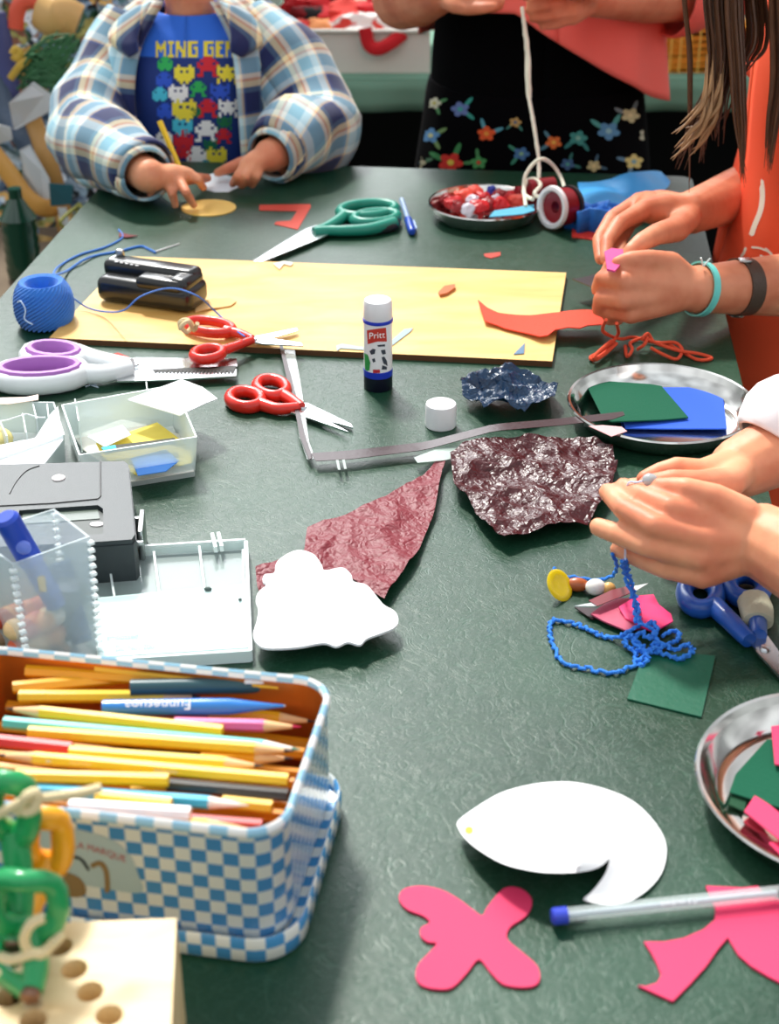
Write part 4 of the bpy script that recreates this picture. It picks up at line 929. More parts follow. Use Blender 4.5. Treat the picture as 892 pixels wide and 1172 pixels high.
# ================================================================ wooden block with holes
BH = .068
bkpx = [(202, 1051), (196, 1172), (193, 1300), (-90, 1300), (-80, 1070), (60, 1056)]
holes_px = [(85, 1109), (103, 1135), (125, 1162), (68, 1083), (10, 1141), (150, 1192), (38, 1168), (20, 1118), (-30, 1100)]
bo = W2(bkpx, BH); hs = []
for a, b in holes_px:
    c = P(a, b, BH); hs.append([(c.x+.0062*math.cos(2*PI*k/20), c.y+.0062*math.sin(2*PI*k/20)) for k in range(20)])
wb = obj('scissor_block', [sheet(bo, Z0+.012, BH-.012, holes=hs, step=.02), sheet(bo, Z0, .0121, step=.03)], wood('beech', '#dcb880', '#ecd4a4', .5, (6, 30, 8)))
tag(wb, 'pale wooden block drilled with round holes holding scissors, at the lower left corner', 'block')
# standing scissors
def standing(label, cx, y, loopc, loopr, hole, hm, rt=.0055):
    h = P(*hole, BH); t = thing('scissors', label, 'scissors', Vector((h.x, h.y, Z0+BH-.05)))
    for i, ((lx, ly), (rx, ry), m) in enumerate(zip(loopc, loopr, hm)):
        c = Q(lx, ly, y+i*.012); k = c - CAM; sc_ = k.length/F
        pts = [c+Vector((rx*sc_*math.cos(2*PI*j/20), .003*math.sin(j), ry*sc_*math.sin(2*PI*j/20))) for j in range(20)]
        low = c-Vector((0, 0, ry*sc_)); piv = Vector((h.x, h.y, Z0+BH+.004))
        obj('handle', [tube(pts, [(rt, rt)]*20, 12, closed=True, zref=(0, 1, 0)), tube(cat([low+Vector((0, 0, .004)), L3(low, piv, .5)+Vector((.002*(1-2*i), 0, 0)), piv+Vector((0, 0, .004))], 4), [rt*1.2, rt*1.15, rt], 12)], m, t)
    obj('blade', [box(Vector((h.x, h.y, Z0+BH-.020)), (.0085, .0035, .055), .2, .0008)], steel, t)
    obj('screw', lathe([(.0045, -.003), (.0045, .003), (.003, .0045), (0, .0045)], Vector((h.x, h.y, Z0+BH+.008)), 16, Matrix.Rotation(PI/2, 3, 'X')), M('brown_metal', '#8a6a58', .35, .8), t)
    return t
gp_ = M('green_plastic', '#1e9a58', .3, coat=.3); gp2 = M('green_plastic', '#1e9a58'); yo = M('yellow_orange_plastic', '#f5a81c', .3, coat=.3)
s1 = standing('green handled scissors standing in the wooden block, tied with cream wool', 0, .50, [(30, 1035), (-20, 1050)], [(35, 40), (28, 38)], (38, 1150), [gp_, gp2], .0052)
s2 = standing('scissors with one green and one yellow handle standing behind in the block', 0, .535, [(12, 925), (52, 962)], [(20, 42), (19, 38)], (20, 1092), [gp_, yo], .0058)
cw = M('cream_wool', '#f0ddb0')
def ql(l): return [tuple(Q(a, b, y)) for a, b, y in l]
wk = thing('wool_tie', 'cream wool knotted round the lower green scissors handle', 'wool', Q(40, 1095, .5))
obj('strand', [tube(cat(ql(l), 6), .0024, 8) for l in ([(50, 1050, .49), (35, 1058, .488), (28, 1075, .488), (34, 1088, .488), (48, 1092, .488), (62, 1078, .49)], [(0, 1095, .49), (15, 1098, .487), (35, 1092, .486), (52, 1088, .488), (72, 1068, .495)], [(-6, 1112, .49), (14, 1116, .486), (34, 1104, .486), (48, 1092, .488)])], cw, wk)
wk = thing('wool_tie', 'cream wool tied round the upper green and yellow handles', 'wool', Q(30, 925, .53))
obj('strand', [tube(cat(ql(l), 6), .0024, 8) for l in ([(-8, 935, .525), (12, 925, .522), (30, 916, .522), (60, 912, .525), (90, 908, .53), (115, 902, .535)], [(22, 930, .522), (30, 912, .520), (42, 908, .522), (40, 925, .52), (28, 930, .52)])], cw, wk)
# ================================================================ people
def skin_mat(name, c1, c2):
    m = mat(name, c1, .48, sss=.25, spec=.35); nt = m.node_tree; b = nt.nodes['Principled BSDF']
    tc = N(nt, 'ShaderNodeTexCoord'); n = N(nt, 'ShaderNodeTexNoise'); n.inputs['Scale'].default_value = 22; n.inputs['Detail'].default_value = 3
    r = N(nt, 'ShaderNodeValToRGB'); r.color_ramp.elements[0].color = hexc(c2); r.color_ramp.elements[0].position = .35; r.color_ramp.elements[1].color = hexc(c1); r.color_ramp.elements[1].position = .6
    nt.links.new(tc.outputs['Object'], n.inputs['Vector']); nt.links.new(n.outputs['Fac'], r.inputs[0]); nt.links.new(r.outputs[0], b.inputs['Base Color'])
    n2 = N(nt, 'ShaderNodeTexNoise'); n2.inputs['Scale'].default_value = 260; n2.inputs['Detail'].default_value = 4; nt.links.new(tc.outputs['Object'], n2.inputs['Vector'])
    bp = N(nt, 'ShaderNodeBump'); bp.inputs['Strength'].default_value = .18; bp.inputs['Distance'].default_value = .001; nt.links.new(n2.outputs['Fac'], bp.inputs['Height']); nt.links.new(bp.outputs[0], b.inputs['Normal'])
    return m
skin1 = skin_mat('skin', '#eba27c', '#d88262'); skin2 = skin_mat('skin_tan', '#dc9270', '#c87454')
def hand(wrist, wr, fingers, thumb, s=1.0, palm=.0125, R_=(.0098, .0080, .0070, .0058)):
    "wrist point; four fingers as (knuckle, joint, joint, tip); thumb the same"
    g = []; wv = Vector(wrist)
    for fi, f in enumerate(fingers):
        k = Vector(f[0]); q = .9 if fi == 3 else 1
        g += chain([(L3(wv, k, .12), wr*.72), (L3(wv, k, .6), palm*s), (k, R_[0]*s*q*1.08)])
        rs = [R_[0]*s*q, R_[1]*s*q, R_[2]*s*q, R_[3]*s*q]
        g += chain([(Vector(p), rs[min(3, i+(4-len(f)))]) for i, p in enumerate(f)])
    ks = [Vector(f[0]) for f in fingers]
    for i in range(3): g += chain([(L3(wv, ks[i], .55), palm*s*.95), (L3(wv, ks[i+1], .55), palm*s*.95)]); g += chain([(L3(wv, ks[i], .85), palm*s*.8), (L3(wv, ks[i+1], .85), palm*s*.8)])
    th = [Vector(p) for p in thumb]
    g += chain([(L3(wv, th[0], .3), wr*.6), (th[0], .0125*s)] + [(p, r*s) for p, r in zip(th[1:], (.0100, .0086, .0068))])
    return g
def head(c, fwd, s=1.0):
    "skull, jaw, nose, lips and ears as solids to be fused; returns geos and the local frame"
    f = Vector(fwd).normalized(); u0 = Vector((0, 0, 1)); r = f.cross(u0).normalized(); u = r.cross(f).normalized(); c = Vector(c)
    B = Matrix((r, f, u)).transposed()
    def at(x, y, z): return c + (r*x + f*y + u*z)*s
    g = [ball(at(0, -.012, .02), (.073*s, .088*s, .083*s), 14, B), ball(at(0, .022, -.035), (.054*s, .058*s, .062*s), 12, B), ball(at(0, .058, -.078), (.021*s, .018*s, .018*s), 8, B),
         tube([at(0, .078, .012), at(0, .093, -.014), at(0, .084, -.024)], [.006*s, .010*s, .009*s], 10), ball(at(0, .076, -.046), (.020*s, .009*s, .006*s), 8, B), ball(at(0, .074, -.054), (.017*s, .009*s, .006*s), 8, B)]
    for k in (-1, 1): g += [ball(at(k*.074, -.006, -.005), (.008*s, .014*s, .024*s), 8, B), ball(at(k*.036, .055, -.022), (.022*s, .02*s, .02*s), 8, B)]
    return g, at, B
def face(parent, at, B, s, haircol, eyes='#3a2a1c'):
    for k in (-1, 1):
        e = obj('eye', ball(at(k*.029, .071, .004), (.0095*s, .0065*s, .0062*s), 8, B), M('eye_white', '#f0eeea', .2), parent)
        obj('iris', ball(at(k*.029, .078, .002), (.0052*s, .0025*s, .0052*s), 8, B), M('iris', eyes, .2), e)
        obj('eyebrow', tube([at(k*.016, .079, .020), at(k*.03, .078, .025), at(k*.044, .068, .021)], [.002*s, .003*s, .0015*s], 6), M('brow'+haircol, haircol, .8), parent)
    obj('lips', tube([at(-.018, .081, -.049), at(-.006, .087, -.047), at(.006, .087, -.047), at(.018, .081, -.049)], [.002*s, .004*s, .004*s, .002*s], 8), M('lips', '#c86a60', .4), parent)
def torso_geo(spine, legs, neck):
    g = [tube([p for p, a, b in spine], [(a, b) for p, a, b in spine], 24, zref=spine_ref)]
    return g
spine_ref = (0, 1, 0)
def shell(cx, cy, rings, facing=0, gap=0, n=64, wr=.004, wf=16, hem=None, sub=4, fold=0, seed=0):
    """cloth wrapped round an upright body. rings: (z, dx, dy, a, b) from bottom to top. facing: angle of the wearer's front (0 = towards -Y);
    gap: half opening angle at the front; hem(theta) lowers or lifts the bottom edge"""
    R_ = cat(rings, sub); V, Fc, U = [], [], []; m = len(R_); cols = n+1; a0 = R_[m//2][3]
    for i, (z, dx, dy, a, b) in enumerate(R_):
        for k in range(cols):
            t = gap + (2*PI-2*gap)*k/n; th = t - PI/2
            lx, ly = a*math.cos(th), b*math.sin(th)
            zz = z
            if hem: zz = z + hem(th, lx)*(1-i/(m-1))
            nz = noise.noise(Vector((lx*wf+seed, ly*wf, zz*wf*.55)))*wr + (math.sin(t*11+zz*9+seed)*.5+noise.noise(Vector((t*3, zz*4, seed))))*fold*(1-i/(m-1))
            q = 1+nz/max(.02, math.hypot(lx, ly))
            x, y = (lx*q+dx), (ly*q+dy)
            c, s = math.cos(facing), math.sin(facing)
            V.append(Vector((cx+x*c-y*s, cy+x*s+y*c, Z0+zz))); U.append((t*a0, zz))
    for i in range(m-1):
        for k in range(n): Fc.append((i*cols+k, i*cols+k+1, (i+1)*cols+k+1, (i+1)*cols+k))
    return (V, Fc, U)
def sleeve(path, radii, wr=.006, wf=26, n=6, seg=28, zr=None):
    p = cat(path, n)
    return tube(p, radii, seg, caps=False, uv=True, wr=wr, wf=wf, zref=zr)
def legs(hipc, sp, floor_pts, r=(.062, .045, .032)):
    g = []
    for k, fp in zip((-1, 1), floor_pts):
        h = Vector(hipc)+Vector(sp)*k; a = Vector((fp[0], fp[1], .06)); kn = (h+a)/2+Vector((fp[2]*.01, fp[3]*.01, 0))
        g += chain([(h, r[0]), (kn, r[1]), (a, r[2])]); g += chain([(a-Vector((0, 0, .028)), .03), (a+Vector((fp[2]*.09, fp[3]*.09, -.034)), .024)])
    return g

def plaid():
    m, nt, b = new_mat('plaid_flannel'); L = nt.links; uv = N(nt, 'ShaderNodeUVMap'); sp = N(nt, 'ShaderNodeSeparateXYZ'); L.new(uv.outputs[0], sp.inputs[0])
    def ramp(out, period, stops, off=0):
        a = N(nt, 'ShaderNodeMath', operation='MULTIPLY_ADD'); a.inputs[1].default_value = 1/period; a.inputs[2].default_value = 10+off; L.new(out, a.inputs[0])
        f = N(nt, 'ShaderNodeMath', operation='FRACT'); L.new(a.outputs[0], f.inputs[0]); r = N(nt, 'ShaderNodeValToRGB'); r.color_ramp.interpolation = 'CONSTANT'
        el = r.color_ramp.elements; el[0].position = 0; el[0].color = hexc(stops[0][1]); el[1].position = stops[1][0]; el[1].color = hexc(stops[1][1])
        for p, c in stops[2:]: e = el.new(p); e.color = hexc(c)
        L.new(f.outputs[0], r.inputs[0]); return r.outputs[0]
    st = [(0, '#0e1c54'), (.30, '#4c6a86'), (.38, '#f4e4b4'), (.47, '#e8a878'), (.51, '#fbf2dc'), (.58, '#90c4d8'), (.80, '#d8f0f6'), (.92, '#e8cfa8'), (.96, '#3c4f88')]
    c1 = ramp(sp.outputs[0], .082, st); c2 = ramp(sp.outputs[1], .086, st, .3)
    mx = N(nt, 'ShaderNodeMix', data_type='RGBA'); mx.inputs[0].default_value = .5; L.new(c1, mx.inputs[6]); L.new(c2, mx.inputs[7]); L.new(mx.outputs[2], b.inputs['Base Color'])
    b.inputs['Roughness'].default_value = .85; b.inputs['Sheen Weight'].default_value = .2; return m
# ---------------------------------------------------------------- the child in the plaid shirt
bx, by = Q(225, 100, 2.14).x, 2.14
hd, at, B = head((bx, by-.05, Z0+.335), (.0, -1, -.55), .93)
hp = lambda l: [P(*p) for p in l]
lw, rw = P(170, 201, .045), P(309, 178, .042)
g = [tube([(bx, by, Z0-.17), (bx, by, Z0-.05), (bx, by-.01, Z0+.08), (bx, by-.005, Z0+.14), (bx, by-.01, Z0+.168)], [(.10, .075), (.095, .07), (.105, .075), (.09, .055), (.045, .036)], 24, zref=(0, 1, 0))]
g += chain([((bx, by-.01, Z0+.15), .034), ((bx, by-.03, Z0+.25), .034)]) + hd
lsh, rsh = Vector((bx-.100, by, Z0+.130)), Vector((bx+.100, by, Z0+.130))
lel, rel = Q(104, 168, 2.01)+Vector((0, 0, .01)), Q(366, 158, 2.03)+Vector((0, 0, .008))
g += chain([(lsh, .034), (lel, .028), (lw, .0215)]) + chain([(rsh, .034), (rel, .028), (rw, .0215)])
g += hand(lw, .0205, [hp(f) for f in ([(216, 200, .040), (227, 205, .036), (233, 215, .02)], [(204, 203, .040), (213, 220, .030), (222, 235, .009)], [(191, 206, .036), (197, 221, .026), (201, 235, .009)], [(179, 210, .030), (173, 219, .020), (172, 226, .009)])], hp([(192, 205, .028), (212, 205, .026), (226, 204, .020), (238, 204, .012)]), .86, .0165)
g += hand(rw, .0205, [hp(f) for f in ([(281, 189, .036), (272, 201, .026), (266, 211, .009)], [(290, 188, .037), (282, 202, .027), (277, 213, .009)], [(299, 188, .035), (294, 202, .024), (289, 212, .009)], [(312, 186, .030), (322, 192, .020), (326, 199, .009)])], hp([(295, 182, .030), (276, 187, .026), (261, 193, .020), (249, 198, .012)]), .86, .0165)
g += legs((bx, by, Z0-.15), (.055, 0, 0), [(bx-.07, by+.0, 0, -1), (bx+.07, by, 0, -1)], (.06, .043, .03))
boy = remesh('person', g, .003, skin1, origin=(bx, by, 0.002))
tag(boy, 'person in a blue printed T-shirt and open plaid shirt, drawing with a pencil at the far left corner', 'person')
boy['label'] = 'person in an open plaid shirt over a blue printed T-shirt, holding a pencil'
face(boy, at, B, .93, '#5a4028')
obj('hair', ball(at(0, -.022, .03), (.082*.93, .092*.93, .088*.93), 14, B), M('brown_hair', '#5a4028', .7, bump=.8, bscale=120), boy)
ts = obj('t_shirt', shell(bx, by, [(-.24, 0, 0, .118, .092), (-.1, 0, 0, .116, .09), (.02, 0, -.005, .120, .092), (.1, 0, -.008, .122, .088), (.14, 0, -.005, .118, .075), (.165, 0, -.004, .085, .056), (.178, 0, -.008, .050, .044)], wr=.003), M('blue_jersey', '#2f6fe0', .8), boy, solid=.002)
obj('neck_ribbing', tube([Vector((bx+.049*math.cos(t), by-.008+.043*math.sin(t), Z0+.178-.004*math.sin(t)*-1)) for t in [2*PI*k/32 for k in range(32)]], .0035, 8, closed=True), M('blue_rib', '#1f58c4', .8), ts)
bvt = bvh_of(ts)
obj('printed_panel', decal(bvt, [(150, 64), (190, 66), (230, 67), (270, 66), (300, 64), (300, 195), (150, 195)], 5, .0016), M('print_navy', '#16337c', .7), ts)
GL = {'M': ('#...#', '##.##', '#####', '#.#.#', '#...#', '#...#'), 'I': ('###', '.#.', '.#.', '.#.', '.#.', '###'), 'N': ('##..#', '##..#', '###.#', '#.###', '#..##', '#..##'), 'G': ('#####', '##...', '##.##', '##..#', '##..#', '#####'), 'E': ('####', '##..', '###.', '##..', '##..', '####')}
rows = [''] * 6
for ch in 'MING GEN':
    for j in range(6): rows[j] += ('..' if ch == ' ' else GL[ch][j]+'.')
obj('printed_lettering', bitmap(bvt, rows, 178.5, 47, 2.28, 3.1, .0024), M('print_yellow', '#f0dc3c', .7), ts)
MON = [('..###..', '.#####.', '#.###.#', '#######', '#######', '#######', '.##.##.'), ('.#...#.', '#######', '##.#.##', '#######', '#######', '.#####.', '..#.#..'), ('..###..', '.#####.', '#.###.#', '#######', '.#####.', '.#...#.', '##...##'), ('#..#..#', '#######', '#.###.#', '#######', '.#####.', '#.#.#.#', '#.....#')]
mc = {'g': '#2eb45c', 'y': '#f0e040', 'r': '#d22434', 'c': '#48c4e0', 'w': '#f2f4f4', 'b': '#2c58d0', 't': '#2090a4', 'd': '#127048'}
for i, (x, y, c, s) in enumerate(((189, 72, 'g', 2.2), (211, 84, 'y', 3.0), (238, 75, 'r', 3.2), (260, 84, 'y', 3.0), (183, 107, 'c', 2.2), (204, 106, 'w', 2.9), (227, 101, 'g', 2.4), (252, 105, 'b', 2.9), (188, 90, 'b', 2.4), (211, 125, 'y', 3.6), (238, 123, 'r', 2.9), (261, 123, 'w', 2.8), (189, 126, 'b', 2.4), (209, 144, 'c', 3.0), (236, 149, 'w', 3.3), (257, 140, 'd', 2.2), (210, 158, 'r', 2.9), (188, 159, 'w', 2.4), (256, 155, 'r', 2.3), (241, 166, 'd', 2.0), (225, 177, 'w', 2.9), (248, 178, 'y', 3.0), (236, 191, 't', 2.4), (210, 175, 'r', 2.2), (192, 180, 'g', 2.4), (224, 128, 'd', 1.6))):
    obj('printed_monster', bitmap(bvt, MON[i % 4], x-3.5*s*1.1, y-3*s*1.1, s*1.1, s*1.05, .0026), M('print_'+c, mc[c], .7), ts)
PLD = plaid()
ov = obj('plaid_shirt', shell(bx, by, [(-.30, 0, 0, .150, .112), (-.1, 0, 0, .145, .108), (.02, 0, -.005, .145, .108), (.1, 0, -.008, .145, .104), (.145, 0, -.004, .130, .088), (.175, 0, 0, .095, .066), (.195, 0, .004, .066, .056)], gap=.48, wr=.009, wf=13, sub=6), PLD, boy, solid=.003)
for s_ in (-1, 1):
    fr = []
    for z, off, w_ in ((.198, .056, .012), (.180, .066, .020), (.160, .072, .022), (.142, .070, .008)):
        fr.append((z, off, w_))
    V, Fc, U = [], [], []
    for i, (z, off, w_) in enumerate(cat(fr, 4)):
        for j in range(5):
            x = off-.01+w_*2*j/4; V.append(Vector((bx+s_*x, by-.105+.045*(i/12.)*0+(x-.05)*.55-(.004 if j < 4 else -.002)+max(0, (z-.15))*1.0, Z0+z-(.010*j/4)))); U.append((x*1.0+.02, z+.03*j/4))
    n_ = len(V)//5
    for i in range(n_-1):
        for j in range(4): Fc.append((i*5+j, i*5+j+1, (i+1)*5+j+1, (i+1)*5+j))
    obj('collar', (V, Fc, U), PLD, ov, solid=.003)
sl1 = [tuple(Vector((bx-.075, by+.0, Z0+.158))), tuple(Q(122, 95, 2.10)), tuple(lel+Vector((.002, 0, .004))), tuple(L3(lel, lw, .5)+Vector((-.004, 0, .008))), tuple(L3(lel, lw, .93))]
sl2 = [tuple(Vector((bx+.075, by+.0, Z0+.158))), tuple(Q(338, 88, 2.10)), tuple(rel+Vector((-.002, 0, .004))), tuple(L3(rel, rw, .5)+Vector((.004, 0, .008))), tuple(L3(rel, rw, .93))]
for s_ in (sl1, sl2):
    sv_ = obj('sleeve', sleeve(s_, [.048, .053, .056, .057, .052, .043, .034], .014, 15), PLD, ov, solid=.003)
    q = Vector(s_[-1]); d_ = (q-Vector(s_[-2])).normalized(); obj('cuff', tube([q-d_*.018, q-d_*.002, q+d_*.010], [.037, .034, .031], 28, caps=False, uv=True), PLD, sv_, solid=.004)
obj('trousers', [tube([(bx, by, Z0-.08), (bx, by, Z0-.2)], [(.112, .088), (.112, .085)], 24, zref=(0, 1, 0))] + chain([((bx-.055, by, Z0-.2), .07), ((bx-.07, by, .10), .05)]) + chain([((bx+.055, by, Z0-.2), .07), ((bx+.07, by, .10), .05)]), M('denim', '#2c3a5c', .9, bump=.3, bscale=300), boy)
# pencil in the drawing hand
A, B_ = P(181, 141, .155), P(214, 213, .006)
A = Q(183, 139, 1.93)
t = thing('pencil', 'yellow pencil held upright in the drawing hand at the far left', 'pencil', B_)
d = B_-A; obj('barrel', tube([A, B_-d.normalized()*.02], .0042, 6), M('pencil#f4c81c', '#f4c81c'), t, sharp=25)
obj('sharpened_wood', tube([B_-d.normalized()*.02, B_-d.normalized()*.004], [.004, .001], 12), woodm, t); obj('lead', tube([B_-d.normalized()*.004, B_], [.001, .0003], 8), leadm, t)

# ---------------------------------------------------------------- the person behind the table, dark floral skirt
gx, gy = Q(612, 120, 2.20).x, 2.20
hd, at, B = head((gx, gy-.09, Z0+.60), (0, -1, -.6), 1.0)
W1, W2_ = Q(612, 2, 1.99), Q(590, 0, 1.98)
lw, rw = Q(507, -6, 2.0), Q(680, 0, 2.0)
g = [tube([(gx, gy, Z0-.15), (gx, gy, Z0-.02), (gx, gy, Z0+.12), (gx, gy, Z0+.28), (gx, gy, Z0+.37), (gx, gy, Z0+.41)], [(.14, .10), (.125, .09), (.105, .08), (.125, .085), (.12, .07), (.05, .04)], 24, zref=(0, 1, 0))]
g += chain([((gx, gy, Z0+.38), .04), ((gx, gy-.05, Z0+.50), .04)]) + hd
lsh, rsh = Vector((gx-.14, gy, Z0+.365)), Vector((gx+.14, gy, Z0+.365))
lel, rel = Q(461, -3, 2.13), Q(778, -4, 2.13)
g += chain([(lsh, .042), (lel, .043), (L3(lel, lw, .4), .040), (lw, .023)]) + chain([(rsh, .042), (rel, .034), (L3(rel, rw, .4), .033), (rw, .022)])
hq = lambda l: [Q(*p) for p in l]
g += hand(lw, .022, [hq(f) for f in ([(535, -14, 1.96), (555, -8, 1.945), (575, 2, 1.94)], [(535, -10, 1.95), (556, 0, 1.94), (573, 8, 1.94)], [(533, -4, 1.95), (552, 6, 1.94), (566, 11, 1.94)], [(530, 2, 1.955), (546, 9, 1.945), (558, 12, 1.94)])], hq([(520, 6, 1.96), (535, 10, 1.94), (552, 10, 1.93), (566, 8, 1.93)]), .85)
g += hand(rw, .021, [hq(f) for f in ([(655, -6, 1.95), (625, -6, 1.93), (606, 2, 1.93)], [(655, 4, 1.95), (626, 6, 1.925), (605, 12, 1.93)], [(655, 14, 1.95), (630, 19, 1.93), (610, 22, 1.93)], [(656, 22, 1.955), (636, 29, 1.94), (620, 31, 1.935)])], hq([(665, -10, 1.94), (640, -14, 1.92), (618, -10, 1.91), (602, -4, 1.91)]), .9)
g += legs((gx, gy, Z0-.12), (.07, 0, 0), [(gx-.08, gy, 0, -1), (gx+.08, gy, 0, -1)], (.075, .05, .035))
girl = remesh('person', g, .0035, skin2, origin=(gx, gy, .002))
tag(girl, 'person in a coral shirt and black floral skirt behind the table, holding a white string', 'person')
face(girl, at, B, 1, '#3a2418')
obj('hair', [ball(at(0, -.022, .03), (.082, .094, .088), 14, B), ball(at(0, -.075, -.06), (.07, .04, .11), 12, B)], M('dark_hair', '#3a2418', .6, bump=.8, bscale=120), girl)
blk = M('black_jersey', '#030406', .95, spec=.1)
dr_ = obj('black_top', shell(gx, gy, [(-.05, 0, 0, .150, .118), (.05, 0, 0, .150, .120), (.14, 0, 0, .146, .114), (.26, 0, 0, .132, .100), (.34, 0, 0, .13, .085), (.385, 0, 0, .09, .06)], wr=.003), blk, girl, solid=.003)
sk = obj('floral_skirt', shell(gx, gy, [(-.46, 0, 0, .20, .16), (-.25, 0, 0, .188, .150), (-.05, 0, 0, .170, .134), (.04, 0, 0, .158, .126), (.07, 0, 0, .152, .122)], wr=.004, fold=.006, sub=6), M('black_skirt', '#040407', .95, spec=.1), girl, solid=.003)
bvs = bvh_of(sk)
def flower(x, y, s, pc, cc, lc, rot):
    pts = []
    for k in range(40):
        t = 2*PI*k/40; r = s*(.62+.38*abs(math.cos(2.5*t))); pts.append((x+r*math.cos(t+rot), y+r*math.sin(t+rot)*.8))
    f = obj('printed_flower', decal(bvs, pts, 3, .004), M('petal'+pc, pc, .8), sk)
    obj('flower_centre', decal(bvs, [(x+s*.28*math.cos(2*PI*k/8), y+s*.24*math.sin(2*PI*k/8)) for k in range(8)], 2, .0048), M('petal'+cc, cc, .8), f)
    for q in (0, 1):
        a = rot+2.2+q*1.5; lx, ly = x+s*1.25*math.cos(a), y+s*1.05*math.sin(a)
        obj('printed_leaf', decal(bvs, [(lx+s*.65*math.cos(t)*math.cos(a)-s*.22*math.sin(t)*math.sin(a), ly+s*.65*math.cos(t)*math.sin(a)+s*.22*math.sin(t)*math.cos(a)) for t in [2*PI*k/10 for k in range(10)]], 3, .0036), M('leaf'+lc, lc, .8), sk)
random.seed(3)
for x, y, s, pc, cc, lc in ((516, 186, 12, '#d8342c', '#e8c850', '#3e8a50'), (527, 125, 9, '#6a80b8', '#48b0a0', '#38a090'), (557, 153, 9, '#e85c2c', '#f0a040', '#58a0b0'), (493, 155, 9, '#5c90c0', '#c8c890', '#7a9c60'), (497, 118, 7, '#c8c8b0', '#b8b060', '#4c8c58'), (634, 163, 8, '#d87034', '#e8b850', '#4c8090'), (597, 176, 8, '#4878a8', '#88b890', '#3c8c70'), (662, 158, 9, '#3c9088', '#80b8a8', '#2f7c78'), (697, 150, 11, '#5890b8', '#90c0c8', '#50a098'), (722, 132, 9, '#d0cc9c', '#e8e0b0', '#7c8c90'), (726, 185, 9, '#d8c880', '#80a8b0', '#5c8098'), (680, 190, 7, '#b8b080', '#d8c890', '#3c5c70'), (590, 140, 6, '#c0a060', '#3c6090', '#3c7c70'), (650, 188, 7, '#3c6088', '#50a090', '#2c6c64'), (741, 155, 8, '#b8b8a0', '#708c98', '#405c70'), (548, 186, 8, '#4c9c58', '#d04c38', '#4c9058'), (478, 186, 8, '#b8b090', '#5880a0', '#4c7858')):
    flower(x, y, s*1.22, pc, cc, lc, random.uniform(0, 6))
coral = M('coral_jersey', '#fb7468', .85, bump=.15, bscale=300)
def hem(th, lx): return .012-.60*max(0, lx+.055) if math.sin(th) < .2 else -.05
cs = obj('coral_shirt', shell(gx, gy, [(.175, .01, -.01, .180, .150), (.22, .008, -.01, .172, .140), (.28, 0, -.005, .160, .125), (.34, 0, 0, .15, .10), (.38, 0, 0, .11, .075), (.405, 0, 0, .07, .055)], wr=.007, hem=hem, sub=5, fold=.006, n=96), coral, girl, solid=.003)
obj('sleeve', sleeve([tuple(rsh+Vector((-.05, 0, .012))), tuple(rsh+Vector((.0, 0, .004))), tuple(L3(rsh, rel, .5)), tuple(rel+Vector((0, 0, .01))), tuple(L3(rel, rw, .12))], [.040, .054, .06, .058, .055, .050], .008, 18), coral, cs, solid=.003)
obj('sleeve', sleeve([tuple(lsh+Vector((.05, 0, .012))), tuple(lsh+Vector((0, 0, .004))), tuple(L3(lsh, lel, .35)), tuple(L3(lsh, lel, .6))], [.040, .054, .06, .060], .006, 18), coral, cs, solid=.003)
# white string held by this person
ws = M('white_cord', '#f2f0dc', .85, bump=.5, bscale=600)
st_ = thing('white_string', 'long white cord hanging from the raised hands and looping beside the far dish', 'string', P(625, 225))
def qv(l): return [tuple(Q(*p)) for p in l]
obj('strand', tube(cat(qv([(598, 8, 1.93), (600, 30, 1.92), (603, 60, 1.91), (604, 100, 1.89), (609, 130, 1.87), (614, 160, 1.85), (617, 185, 1.835), (617, 205, 1.82)]), 6), .0024, 8, wr=.001, wf=300), ws, st_)
obj('strand', tube(cat(qv([(600, 20, 1.925), (605, 62, 1.905), (606, 92, 1.89), (607, 112, 1.885)]), 6), .0022, 8, wr=.001, wf=300), ws, st_)
obj('loop', tube(cat(yp([(602, 236, .024), (600, 215, .035), (602, 200, .05), (612, 186, .065), (622, 182, .07), (634, 190, .055), (643, 205, .04), (648, 222, .03)]), 6), .0023, 8), ws, st_)
obj('loop', tube(cat(yp([(610, 228, .032), (600, 222, .03), (603, 208, .036), (612, 205, .04), (619, 212, .036), (612, 222, .03), (622, 226, .03), (636, 222, .034)]), 6), .0025, 8), ws, st_)

# ---------------------------------------------------------------- the person at the right with long hair
rx, ry = .475, 1.63
hd, at, B = head((rx-.015, ry+.0, Z0+.54), (-1, .15, -.55), 1.0)
nw, fw = P(797, 331, .05), P(792, 243, .072)
g = [tube([(rx, ry, Z0-.15), (rx, ry, Z0-.02), (rx, ry, Z0+.12), (rx, ry, Z0+.25), (rx, ry, Z0+.33), (rx, ry, Z0+.37)], [(.10, .13), (.085, .115), (.075, .10), (.08, .12), (.065, .12), (.04, .05)], 24, zref=(0, 1, 0))]
g += chain([((rx, ry, Z0+.34), .038), ((rx-.01, ry, Z0+.45), .038)]) + hd
nsh, fsh = Vector((rx, ry-.13, Z0+.32)), Vector((rx, ry+.13, Z0+.32))
nel, fel = Q(985, 322, 1.50), Q(890, 205, 1.76)
g += chain([(nsh, .042), (nel, .036), (L3(nel, nw, .35), .035), (L3(nel, nw, .75), .028), (nw, .0235)]) + chain([(fsh, .042), (fel, .036), (L3(fel, fw, .4), .032), (fw, .0235)])
g += hand(nw, .0235, [hp(f) for f in ([(733, 303, .082), (700, 304, .078), (694, 313, .062), (706, 318, .055)], [(716, 322, .072), (689, 319, .066), (684, 331, .050), (697, 336, .044)], [(714, 343, .055), (688, 342, .048), (685, 354, .034), (699, 357, .030)], [(722, 360, .038), (700, 358, .032), (697, 366, .022), (709, 367, .020)])], hp([(768, 302, .078), (742, 297, .088), (722, 297, .090), (707, 301, .086)]), 1.0, .0135)
